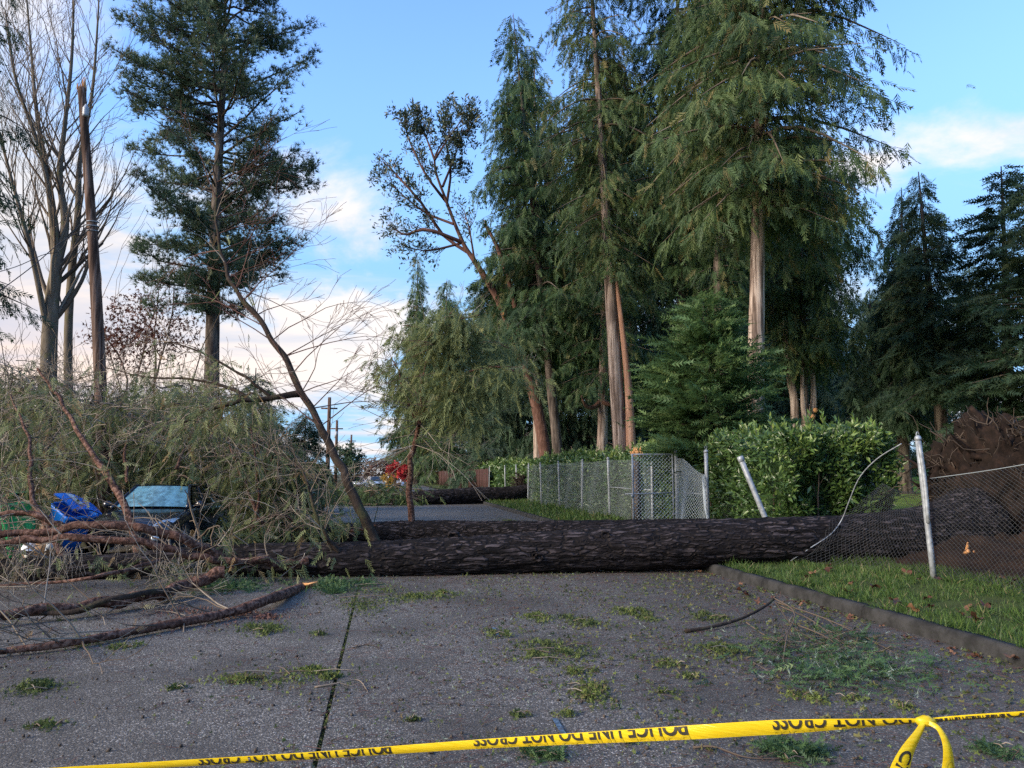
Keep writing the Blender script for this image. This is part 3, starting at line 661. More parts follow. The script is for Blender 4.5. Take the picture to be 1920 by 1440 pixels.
# ------------------------------------------------------------------ big pine
def pine():
    d = 30.0; b = D(398, 900, d); b[2] = 0; t = D(424, -70, d)
    root = thing('pine_tree', b, 'large blue green pine with layered irregular boughs left of the road', 'tree')
    P = np.array([b, D(398, 640, d), D(405, 400, d), D(418, 150, d), t])
    part('trunk', trunk_mb(P, [.32, .27, .20, .11, .03], 16, 70, .06, 3, .9, .2, seed=9), M_darkbark, root, True)
    st, cr = MB(), MB(); S = spline(P, 100); ztop = t[2]
    nb = 145
    for i in range(nb):
        u = .30 + .69 * ((i + rng.random()) / nb); p0 = S[int(u * 99)]
        # outline measured from the photo: reach in px on each side
        y = np.interp(u, [.30, .42, .5, .58, .66, .74, .82, .9, .96, 1.0], [1.9, 3.3, 3.6, 3.9, 4.0, 3.9, 3.6, 3.1, 2.4, 1.2])
        L = y * rng.uniform(.55, 1.12); az = rng.uniform(0, 2 * np.pi)
        h = np.array([math.cos(az), math.sin(az), 0]); sd = np.array([-h[1], h[0], 0]); ri = rng.uniform(-.05, .75) * (1 if u > .5 else .45)
        s = np.linspace(0, 1, 7)[:, None]; wob = np.cumsum(rng.normal(0, .07, (7, 3)), 0) * (s > 0)
        B = p0 + h * L * s + np.array([0, 0, 1.]) * L * (ri * s - .25 * s ** 2 + .22 * s ** 3) + wob
        st.tube(B, np.linspace(.055, .012, 7), 5, False, .3)
        for k in range(int(6 + L * 3.8)):
            q = rng.uniform(.10, 1.0) ** .8; c0 = B[0] * 0 + np.array([np.interp(q, np.linspace(0, 1, 7), B[:, j]) for j in range(3)])
            sl = rng.uniform(.25, .85) * (1.25 - q); dirn = unit(h * .6 + sd * rng.choice([-1, 1]) * rng.uniform(.3, 1.1) + np.array([0, 0, rng.uniform(.0, .45)]))
            c1 = c0 + dirn * sl; st.tube([c0, (c0 + c1) / 2 + rng.normal(0, .03, 3), c1], [.014, .010, .006], 3, False, .3)
            m = int(rng.integers(7, 12)); w = rng.random(m)
            pos = c0 + (c1 - c0) * (.45 + .6 * w[:, None]) + rng.normal(0, .17, (m, 3))
            ax = dirn + rng.normal(0, .45, (m, 3)) + np.array([0, 0, .55])
            leaves(cr, P_TUFT, pos, ax, rng.uniform(.19, .31, m), rng.normal(.52, .2, m) + rng.normal(0, .13), None)
    part('limbs', st, M_darkbark, root); part('crown', cr, M_pine, root)
pine()

# ------------------------------------------------------------------ leaning madrone
def leafy(mb, tips, n, rad, size, tint=(.5, .2), proto=P_LEAF):
    for p, d in tips:
        k = max(1, int(rng.poisson(n))); pos = p + rng.normal(0, rad, (k, 3)); ax = d + rng.normal(0, .9, (k, 3)) + [0, 0, .2]
        leaves(mb, proto, pos, ax, rng.uniform(.6, 1.3, k) * size, rng.normal(*tint, k))
md = 49.0; mk = md / 36.0
P = PD([(1036, 880, md), (1010, 780, md), (985, 690, md), (957, 615, md), (930, 555, md), (890, 490, md), (868, 455, md), (838, 380, md), (815, 300, md), (850, 240, md)])
P[0][2] = gz(P[0][0], P[0][1]) - .1
mad = thing('madrone_tree', P[0], 'leaning red barked tree with torn bark and sparse leaves at its top', 'tree')
part('trunk', trunk_mb(P, list(np.array([.31, .27, .23, .19, .16, .13, .10, .07, .05, .02]) * mk), 16, 90, .10, 3, 1.2, .15, seed=5), M_madbark, mad, True)
P2 = PD([(985, 690, md), (962, 560, md - .2), (935, 470, md - .3), (912, 425, md - .3)])
part('broken_stem', trunk_mb(P2, list(np.array([.13, .12, .10, .075]) * mk), 12, 40, .10, 3, 1.2, seed=8), M_madbark, mad, True)
mb = MB(); c = P2[-1]
for k in range(9): mb.tube([c + rng.normal(0, .03, 3) - [0, 0, .1], c + rng.normal(0, .05, 3) + [-.10, 0, rng.uniform(.15, .45)]], [.05, .008], 4)
part('splintered_tip', mb, M_rawwood, mad)
for px, y, s in ((956, 622, .55), (984, 674, .45), (945, 590, .4)):
    mb = MB(); c = D(px, y, md - .30)
    for k in range(6): mb.tube([c + rng.normal(0, .04, 3) + [0, 0, -.4 * s], c + rng.normal(0, .03, 3) + [-.25 * s, 0, .55 * s]], [.045, .01], 4)
    part('torn_bark', mb, M_rawwood, mad)
limbs, lv = MB(), MB()
for rows, rr, n in (([(868, 455), (800, 430), (760, 440), (735, 425)], (.10, .04), 3), ([(880, 475), (830, 440), (790, 380), (745, 330), (728, 310)], (.10, .03), 6), ([(838, 380), (800, 330), (770, 270), (760, 240)], (.08, .02), 7),
                    ([(815, 300), (800, 260), (790, 235)], (.06, .02), 8), ([(830, 350), (850, 300), (870, 240)], (.07, .02), 9), ([(850, 420), (800, 400), (760, 370), (735, 345)], (.07, .02), 4), ([(890, 490), (880, 430), (870, 395)], (.06, .015), 2),
                    ([(868, 455), (830, 465), (800, 470), (768, 465)], (.07, .02), 3), ([(838, 380), (845, 320), (835, 260), (838, 225)], (.08, .02), 9), ([(815, 300), (840, 260), (868, 222)], (.06, .02), 9)):
    B = spline(PD([(x, y, md + rng.normal(0, .5)) for x, y in rows]), 9); limbs.tube(B, np.linspace(rr[0], rr[1], 9) * mk, 6, False, .4)
    tips = []
    for q in range(2, 9):
        dd = unit(B[min(8, q + 1)] - B[q - 1])
        for _ in range(2): grow(limbs, B[q], dd + rng.normal(0, .55, 3), rng.uniform(.5, 1.0), .024, 2, tips, .5, .18, (2, 3), 4, (.4, .15), .006, .6, .6)
    leafy(lv, tips, n * 1.35, .16, .27)
part('limbs', limbs, M_redtwig, mad); part('leaves', lv, M_madrone, mad)

# ------------------------------------------------------------------ fallen trees
def log_mb(P, r, rings=420, seg=66, amp=.17, seed=0):
    P = spline(P, rings); r = lerp(r, rings); s = np.concatenate([[0], np.cumsum(np.linalg.norm(np.diff(P, axis=0), axis=1))])
    th = np.arange(seg) * 2 * np.pi / seg; c, sn = np.cos(th)[None], np.sin(th)[None]
    wv = fbm(c * 2, sn * 2, s[:, None] * 1.5 + seed, 2) * 1.2
    a = noise3(c * 7.5 + wv + seed, sn * 7.5 + wv, s[:, None] * 2.1); b = noise3(c * 14 + seed, sn * 14 + wv, s[:, None] * 4.5 + 9)
    ridge = 1 - np.abs(2 * a - 1); disp = (ridge ** 1.5 * .75 + .45 * (1 - np.abs(2 * b - 1)) - .55) * amp * r[:, None] + (fbm(c * 1.2, sn * 1.2, s[:, None] * .5 + seed, 2) - .5) * .16 * r[:, None]
    V, Fq = tube(P, r, seg, disp=disp); mb = MB(); mb.add(V, Fq)
    mb.F.append(np.array([list(range(seg))[::-1]])); mb.F.append(np.array([list(range((rings - 1) * seg, rings * seg))]))
    return mb
def droop_fol(mb, tw, B, n, size, spread, tint=(.5, .2), hang=.8, proto=P_CEDAR, twigs=0):
    """foliage hanging along a bough B, with bare twiglets"""
    m = len(B); q = rng.uniform(.12, 1, n) * (m - 1); i = np.minimum(q.astype(int), m - 2); f = (q - i)[:, None]
    p = B[i] * (1 - f) + B[i + 1] * f; off = rng.normal(0, spread, (n, 3)) * [1, 1, .45]; p = p + off; p[:, 2] -= rng.random(n) ** 1.5 * spread * 1.5
    qx, qy, qd = project(p)
    hid = ((qx > 185) & (qx < 415) & (qy > 905) & (qy < 1040) & (qd < 21) & (rng.random(n) < .975)) | ((qx > -40) & (qx < 180) & (qy > 935) & (qy < 1045) & (qd < 15.3) & (rng.random(n) < .93))
    p, off = p[~hid], off[~hid]; n = len(p)          # the car and bins lie in the open between the boughs
    ax = np.array([0, 0, -1.]) * hang + unit(off) * .5 + rng.normal(0, .35, (n, 3))
    leaves(mb, proto, p, ax, size * rng.uniform(.55, 1.3, n), rng.normal(*tint, n) + .25 * (noise3(p[:, 0] * 1.2, p[:, 1] * 1.2, p[:, 2] * 1.2) - .5))
    for _ in range(twigs):
        k = rng.integers(1, m - 1); dd = unit(B[k] - B[k - 1]) + rng.normal(0, .7, 3)
        qx, qy, qd = project(B[k:k + 1])
        if 175 < qx[0] < 425 and 890 < qy[0] < 1045 and qd[0] < 21 and rng.random() < .93: continue
        grow(tw, B[k], dd, rng.uniform(.35, .9), .011, 2, [], rng.choice([-.8, -.2, .3]), .2, (2, 3), 3, (.6, .22), .0035, .7, .65)
def bough(parent, rows, r0, r1, n=14, mat=None, seg=9):
    B = spline(PD(rows), n); B[1:-1] += rng.normal(0, .16 * r0 + .005, (n - 2, 3)); part('limb', trunk_mb(B, [r0, (r0 + r1) / 2, r1], seg, max(20, n * 3), .20, 2, 5.0, seed=rows[0][0]), mat or M_limb, parent, True)
    return B

# A: the near trunk with the root plate
A_PATH = np.array([D(1835, 985, 14.3), D(1745, 1003, 13.95), D(1600, 1010, 13.8), D(1300, 1021, 13.5), D(1000, 1036, 13.3), D(700, 1049, 12.95), D(400, 1053, 12.85), D(200, 1066, 12.6), D(0, 1072, 12.35), D(-260, 1082, 12.1)])
A_R = [.66, .47, .385, .37, .335, .285, .25, .215, .185, .15]
fa = thing('fallen_tree', (*A_PATH[4][:2], 0), 'nearest fallen conifer lying across the road with upturned roots at the right', 'fallen tree', 'conifers fallen across the road')
part('trunk', log_mb(A_PATH, A_R, seed=2.0), M_log, fa, True)
A_PX = [1835, 1745, 1600, 1300, 1000, 700, 400, 200, 0, -260]; A_D = [14.3, 13.95, 13.8, 13.5, 13.3, 12.95, 12.85, 12.6, 12.35, 12.1]
def on_log(px, y, lift=0.0):
    f = lambda a: float(np.interp(-px, [-q for q in A_PX], a))
    d, r, z = f(A_D), f(A_R), f(A_PATH[:, 2]); q = d - r
    for _ in range(4): q = d - math.sqrt(max(.0004, (r + lift) ** 2 - min(r, abs(D(px, y, q)[2] - z)) ** 2))
    return D(px, y, q)
for px, y, s in ((850, 1005, .11), (1010, 1045, .10), (1003, 1040, .06), (1135, 1003, .09), (560, 1085, .10), (705, 1077, .10)):    # branch knots
    v, f = ray(px, y); v /= np.linalg.norm(v)
    c = on_log(px, y); th = np.linspace(0, 2 * np.pi, 14)
    k = np.array([(t, rr) for rr in (1.0, .75, .35) for t in th[:-1]]); right = np.array([math.cos(YAW), -math.sin(YAW), 0])
    V = c + s * 1.0 * (np.cos(k[:, 0]) * k[:, 1])[:, None] * right + s * .8 * (np.sin(k[:, 0]) * k[:, 1])[:, None] * np.array([0, 0, 1.]) + np.array([-math.sin(YAW), -math.cos(YAW), 0]) * (np.select([k[:, 1] > .9, k[:, 1] > .5], [-.10, .05], .0))[:, None]
    i = np.arange(13); j = (i + 1) % 13; mb = MB(); mb.add(V + rng.normal(0, .006, V.shape), [np.concatenate([np.stack([i, j, 13 + j, 13 + i], -1), np.stack([13 + i, 13 + j, 26 + j, 26 + i], -1)]), np.array([list(range(26, 39))])]); part('knot', mb, M_log, fa, True)
# limbs of A that can be told apart
tw, fo = MB(), MB()
LEAN = bough(fa, [(705, 1020, 13.0), (668, 935, 13.1), (625, 850, 13.3), (570, 740, 13.6), (505, 625, 13.9), (440, 540, 14.2), (412, 450, 14.5), (404, 330, 14.8), (412, 270, 15)], .092, .008, 30, M_limbmoss)
SIDE = bough(fa, [(567, 738, 13.6), (530, 742, 13.5), (470, 750, 13.3), (420, 762, 13.2), (365, 778, 13.2), (320, 808, 13.3)], .062, .015, 14, M_limbmoss)
S2 = bough(fa, [(470, 750, 13.3), (430, 725, 13.5), (360, 712, 13.8), (270, 705, 14.2), (200, 690, 14.6)], .035, .010, 12, M_limbmoss)
S3 = bough(fa, [(505, 742, 13.5), (450, 700, 13.5), (350, 650, 13.7), (290, 640, 14)], .030, .008, 12, M_limbmoss)
F1 = bough(fa, [(578, 1052, 12.6), (520, 1058, 12.4), (490, 1050, 12.2), (430, 1052, 12), (370, 1042, 11.8), (280, 1020, 11.5), (190, 1012, 11.3), (90, 1010, 11.2), (-40, 1020, 11.1)], .060, .050, 26)
F2 = bough(fa, [(440, 1062, 12.4), (390, 1030, 12.1), (320, 1003, 11.8), (230, 985, 11.6), (130, 988, 11.5), (0, 1005, 11.4), (-80, 1015, 11.3)], .075, .050, 24)
F3 = bough(fa, [(120, 990, 11.6), (80, 968, 11.5), (30, 960, 11.5), (-40, 975, 11.4)], .055, .035, 12)
def bough_g(parent, rows, r0, r1, n=20, mat=None):
    B = spline(np.array([G(x, y, z) for x, y, z in rows]), n); B[1:-1] += rng.normal(0, .22 * r0, (n - 2, 3)); part('limb', trunk_mb(B, [r0, (r0 + r1) / 2, r1], 9, n * 3, .20, 2, 5.0, seed=rows[0][0]), mat or M_limb, parent, True); return B
F4 = bough_g(fa, [(420, 1072, .30), (350, 1096, .16), (270, 1120, .12), (150, 1137, .12), (0, 1150, .14), (-80, 1156, .15)], .085, .050, 24)
F7 = bough_g(fa, [(330, 1105, .16), (240, 1118, .22), (120, 1148, .10), (0, 1150, .08), (-60, 1160, .06)], .040, .020, 18, M_limbmoss)
F8 = bough_g(fa, [(300, 1050, .42), (200, 1078, .38), (90, 1092, .30), (-60, 1098, .28)], .030, .012, 16)
F5 = bough(fa, [(398, 1045, 12.4), (360, 1062, 12), (330, 1070, 11.8)], .045, .030, 8, M_greybark)
F6 = bough(fa, [(635, 1035, 12.7), (607, 1000, 12.6), (590, 960, 12.6), (575, 900, 12.7), (560, 870, 12.8)], .045, .012, 12, M_limbmoss)
UP1 = bough(fa, [(262, 1045, 12.7), (235, 950, 13.2), (185, 870, 13.8), (140, 800, 14.4), (105, 735, 15), (70, 690, 15.4)], .075, .02, 18)
UP2 = bough(fa, [(120, 1050, 12.6), (60, 930, 13.4), (55, 830, 14.2), (20, 740, 15)], .06, .015, 14)
for B, nf, nt_ in ((F1, 130, 12), (F2, 60, 12), (F3, 60, 9), (F4, 110, 16), (UP1, 260, 16), (UP2, 260, 14), (S2, 170, 10), (S3, 60, 10), (SIDE[3:], 240, 10), (LEAN[14:], 20, 8), (F6, 70, 10), (F5, 30, 5)):
    droop_fol(fo, tw, B, nf, .26, .28, (.62, .26), twigs=nt_)
rt = MB()
for q in list(range(8, 26)):                              # reddish budded twigs off the leaning limb
    dd = unit(LEAN[q] - LEAN[q - 1]); 
    for _ in range(2): grow(rt, LEAN[q], dd * .3 + np.array([rng.choice([-.5, .9, .9]), -.1, .5]) + rng.normal(0, .3, 3), rng.uniform(.6, 1.3), .013, 3, [], -.45, .13, (2, 3), 3, (.5, .2), .0035, .55, .64)
part('red_twigs', rt, M_redtwig, fa)
# bare boughs all round the trunk's crown end
for k in range(22):
    u = rng.uniform(.66, .98); i = int(u * 9); p = A_PATH[i] + (A_PATH[min(9, i + 1)] - A_PATH[i]) * (u * 9 - i)
    dd = unit(np.array([rng.uniform(-1, .3), rng.uniform(-.3, 1.0), rng.uniform(.1, 1.1)])); L = rng.uniform(.8, 2.4)
    s = np.linspace(0, 1, 8)[:, None]; B = p + dd * L * s + np.array([0, 0, -1.]) * .35 * L * s ** 2 + np.cumsum(rng.normal(0, .03, (8, 3)), 0)
    B[:, 2] = np.maximum(B[:, 2], .05); tw.tube(B, np.linspace(.028, .008, 8), 4, False, rng.uniform(.3, .6)); droop_fol(fo, tw, B, 34, .24, .22, (.68, .28), twigs=7)
for px, y, d, L in ((310, 1050, 11.6, .55), (250, 1000, 11.6, .4), (120, 1030, 11.2, .5), (40, 1040, 11.2, .6), (370, 1060, 11.7, .4), (60, 1150, 10.3, .3)):         # pale lichen-grey hanging strands
    for _ in range(26):
        p = D(px + rng.normal(0, 16), y + rng.normal(0, 10), d + rng.normal(0, .12)); Ls = L * rng.uniform(.4, 1.1); s = np.linspace(0, 1, 5)[:, None]
        tw.tube(p + s * np.array([rng.normal(0, .15), rng.normal(0, .1), -Ls]) + np.cumsum(rng.normal(0, .02, (5, 3)), 0), np.linspace(.005, .002, 5), 3, False, rng.uniform(.8, 1))
part('twigs', tw, M_twig, fa); part('foliage', fo, M_olive, fa)

# broken limb lying on the road in front of the trunk
gl = thing('broken_limb', G(300, 1170), 'long reddish broken limb lying on the road in front of the near trunk', 'branch')
B = spline(np.array([D(566, 1102, 11.5), G(500, 1125, .12), G(430, 1148, .08), G(290, 1176, .06), G(130, 1205, .06), G(0, 1222, .05), G(-90, 1235, .05)]), 26)
part('limb', trunk_mb(B, [.070, .058, .045, .034, .022], 10, 90, .18, 2, 4, seed=4), M_limb, gl, True)
mb = MB(); c = B[0]
for k in range(12): p = c + rng.normal(0, .03, 3); mb.tube([p, p + np.array([.16, -.05, .02]) * rng.uniform(.4, 1.4) + rng.normal(0, .03, 3)], [.03, .006], 5)
part('splintered_end', mb, M_rawwood, gl)
tw_, fo_ = MB(), MB(); droop_fol(fo_, tw_, B[6:], 60, .16, .14, (.95, .1), twigs=34); part('twigs', tw_, M_twig, gl); part('foliage', fo_, M_olive, gl)

# root plate
def root_plate(c, nrm, rad, parent):
    nrm = unit(np.array(nrm, float)); u = unit(np.cross(nrm, [0, 0, 1.])); v = np.cross(u, nrm)
    n, m = 120, 60; V = []
    for i in range(m):
        for j in range(n):
            th = 2 * np.pi * j / n; t = i / (m - 1); ph = -np.pi / 2 + np.pi * t
            d = np.array([math.cos(ph) * math.cos(th), math.cos(ph) * math.sin(th), math.sin(ph)]); V.append(d)
    V = np.array(V); nz = fbm(V[:, 0] * 3 + 5, V[:, 1] * 3, V[:, 2] * 3, 4); n2_ = fbm(V[:, 0] * 11, V[:, 1] * 11 + 3, V[:, 2] * 11, 3)
    rr = .60 + .75 * (nz - .2) + .32 * (n2_ - .5); W_ = V * rr[:, None]
    P = c + u * (W_[:, 0:1] * rad) + v * (W_[:, 1:2] * rad) + nrm * (W_[:, 2:3] * rad * .42)
    i = np.arange(m - 1)[:, None] * n; j = np.arange(n)[None]; k = (j + 1) % n
    mb = MB(); mb.add(P, np.stack([i + j, i + k, i + n + k, i + n + j], -1).reshape(-1, 4)); rp = part('root_plate', mb, M_root, parent, True)
    rm, rf = MB(), MB()
    for q in range(int(230 * rad)):
        th = rng.uniform(-.35, np.pi + .35); a = rng.uniform(.35, 1.0); p = c + (u * math.cos(th) + v * math.sin(th)) * rad * a * .85 + nrm * rng.uniform(-.45, .1)
        d = unit((u * math.cos(th) + v * math.sin(th)) * .6 - nrm * rng.uniform(0, .9) + rng.normal(0, .5, 3)); L = rng.uniform(.15, .7); s = np.linspace(0, 1, 6)[:, None]
        B = p + d * L * s + np.cumsum(rng.normal(0, .05, (6, 3)), 0); r0 = rng.choice([.010, .018, .05, .075], p=[.48, .32, .13, .07]); L_ = L; (rm if r0 < .03 else rf).tube(B, np.linspace(r0, .005, 6), 4 if r0 < .03 else 6, False, rng.uniform(0, .22))
    part('root_hairs', rm, M_twig, parent); part('thick_roots', rf, M_root, parent, True)
root_plate(D(1893, 955, 14.7), (.95, .25, .12), 2.0, fa)
mb = MB(); c = D(1822, 1048, 12.6)
for k in range(14): p = c + rng.normal(0, .07, 3); mb.tube([p, p + unit(rng.normal(size=3) + [.3, 0, .2]) * rng.uniform(.12, .3)], [.045, .012], 5)
part('broken_root_wood', mb, M_rawwood, fa)

# B: the second trunk behind it
B_PATH = np.array([[10.2, 17.6, .75], D(1480, 1002, 18.2), D(1300, 1000, 18.2), D(1000, 1001, 18.3), D(770, 999, 18.5), D(560, 1003, 18.7), D(440, 1005, 19.1)])
fb = thing('fallen_tree', (*B_PATH[3][:2], 0), 'second fallen conifer lying just behind the nearest trunk, one limb standing upright', 'fallen tree', 'conifers fallen across the road')
part('trunk', log_mb(B_PATH, [.42, .36, .32, .285, .27, .22, .16], 300, 60, seed=7.0), M_log, fb, True)
tw, fo = MB(), MB(); f2 = MB()
UPR = bough(fb, [(772, 985, 18.5), (769, 890, 18.5), (776, 840, 18.4), (795, 780, 18.2), (832, 738, 18), (875, 700, 17.8), (930, 690, 17.6), (975, 700, 17.5)], .080, .015, 24)
for rows in ([(795, 780, 18.2), (790, 720, 18), (815, 640, 17.8), (860, 600, 17.6), (900, 590, 17.5)], [(832, 738, 18), (840, 680, 18), (800, 620, 18.2), (755, 610, 18.3)], [(832, 738, 18), (870, 660, 18.3), (920, 640, 18.6), (968, 660, 18.8)],
             [(785, 800, 18.2), (760, 740, 18.5), (745, 690, 18.8), (735, 670, 19)], [(840, 732, 18), (860, 740, 17.6), (880, 790, 17.5)], [(815, 640, 17.8), (835, 600, 17.6), (850, 585, 17.6)]):
    B = bough(fb, rows, .035, .01, 14); droop_fol(f2, tw, B, 330, .36, .32, (.55, .2), twigs=3)
droop_fol(f2, tw, UPR[12:], 520, .34, .36, (.60, .16), twigs=4)
for k in range(34):                                        # bare shoots from the joint of the upright limb
    p = UPR[rng.integers(7, 11)]; a = rng.uniform(0, 6.28); grow(tw, p, np.array([math.cos(a), .4 * math.sin(a), rng.uniform(-.5, .6)]), rng.uniform(.7, 1.5), .012, 2, [], rng.choice([-.5, .3]), .1, (2, 3), 3, (.75, .2), .004, .5, .6)
# the crown heap: boughs thrown up behind the car and bins
for k in range(200):
    px = rng.uniform(-60, 560); ytop = np.interp(px, [-60, 0, 100, 250, 350, 430, 500, 560], [680, 675, 680, 715, 700, 710, 780, 860]); y = rng.uniform(ytop, 985); d = rng.uniform(18.5, 24) if px < 430 else rng.uniform(17.8, 20)
    if 190 < px < 430 and y > 900: d = rng.uniform(22, 25)
    p = D(px, y, d); dd = unit(np.array([rng.uniform(-1, .7), rng.uniform(-.8, .3), rng.uniform(.0, .8)])); L = rng.uniform(1.0, 2.4); s = np.linspace(0, 1, 8)[:, None]
    B = p - dd * L * .6 + dd * L * s + np.array([0, 0, -1.]) * .45 * L * s ** 2 + np.cumsum(rng.normal(0, .04, (8, 3)), 0); B[:, 2] = np.maximum(B[:, 2], .06)
    tw.tube(B, np.linspace(rng.uniform(.02, .05), .008, 8), 4, False, rng.uniform(.1, .5)); droop_fol(fo, tw, B, 62, .36, .32, (.52 if px > 200 else .60, .20), twigs=2)
for rows, r0 in (([(500, 1005, 17.5), (470, 930, 17.6), (440, 860, 18), (418, 800, 18.4)], .06), ([(240, 905, 18), (235, 850, 18.4), (244, 790, 19)], .05), ([(330, 880, 18), (350, 830, 18.2), (372, 790, 18.5)], .04), ([(470, 1000, 17.4), (485, 940, 17.4), (478, 860, 17.5), (470, 800, 17.8)], .04),
                 ([(590, 1010, 18), (560, 985, 17.5), (520, 965, 17.2), (450, 985, 17)], .05), ([(640, 1000, 18.2), (690, 992, 18), (705, 985, 17.9)], .05)): bough(fb, rows, r0, .015, 12)
for px, y, d, n in ((470, 990, 17.2, 110), (620, 985, 17.6, 90), (462, 950, 18.4, 110), (520, 940, 18.2, 90), (435, 1005, 16.6, 60), (545, 900, 19, 90), (600, 930, 20, 70)):
    p = D(px, y, d); pos = p + rng.normal(0, .28, (n, 3)) * [1.2, 1, .7]; pos[:, 2] = np.maximum(pos[:, 2], .1); leaves(fo, P_CEDAR, pos, rng.normal(0, .5, (n, 3)) - [0, 0, .8], rng.uniform(.2, .42, n), rng.normal(.62, .15, n))
for k in range(520):                                       # bare tan twigs arching all over the heap
    px = rng.uniform(-60, 600); ytop = np.interp(px, [-60, 0, 100, 250, 350, 430, 500, 600], [680, 670, 670, 700, 700, 720, 780, 880]); y = rng.uniform(ytop, 980); d = rng.uniform(15.5, 20)
    if 150 < px < 450 and y > 850: continue
    p = D(px, y, d); dd = unit(np.array([rng.normal(0, .8), rng.normal(0, .4), rng.uniform(-.3, 1.0)])); L = rng.uniform(.6, 1.9); s = np.linspace(0, 1, 7)[:, None]
    B = p + dd * L * (s - .4) + np.array([0, 0, -1.]) * rng.uniform(.1, .7) * L * s ** 2 + np.cumsum(rng.normal(0, .03, (7, 3)), 0); tn = rng.uniform(.35, .9); B[:, 2] = np.maximum(B[:, 2], .05); tw.tube(B, np.linspace(.011, .004, 7), 3, False, tn)
    for q in (2, 3, 4, 5): e = unit(dd + rng.normal(0, .8, 3)) * L * rng.uniform(.2, .45); tw.tube([B[q], B[q] + e * .5 + [0, 0, .03], B[q] + e], [.006, .004, .003], 3, False, tn)
part('twigs', tw, M_twig, fb); part('foliage', fo, M_olive, fb); part('hanging_foliage', f2, M_hang, fb)

# C: the far trunk up the road
C_PATH = np.array([D(1000, 926, 46), D(960, 928, 45), D(880, 930, 44), D(800, 934, 43), D(740, 936, 43), D(660, 934, 43)])
fc = thing('fallen_tree', (*C_PATH[2][:2], 0), 'farthest fallen trunk, short and black, lying by the far fence', 'fallen tree', 'conifers fallen across the road')
part('trunk', log_mb(C_PATH, [.62, .46, .45, .42, .34, .2], 160, 40, seed=11.0), M_log, fc, True)
tw, fo = MB(), MB()
for k in range(70):
    px = rng.uniform(560, 800); y = rng.uniform(905, 948); p = D(px, y, rng.uniform(41, 46)); dd = unit(np.array([rng.uniform(-1, .6), rng.uniform(-.6, .3), rng.uniform(0, .7)])); L = rng.uniform(1, 2.6); s = np.linspace(0, 1, 7)[:, None]
    B = p + dd * L * (s - .5) + np.array([0, 0, -1.]) * .3 * L * s ** 2; B[:, 2] = np.maximum(B[:, 2], .08); tw.tube(B, np.linspace(.05, .015, 7), 4, False, .5); droop_fol(fo, tw, B, 40, .5, .4, (.42, .2), twigs=2)
part('twigs', tw, M_twig, fc); part('foliage', fo, M_cedar2, fc)
root_plate(D(985, 920, 46.6), (.9, -.2, .1), 1.05, fc)

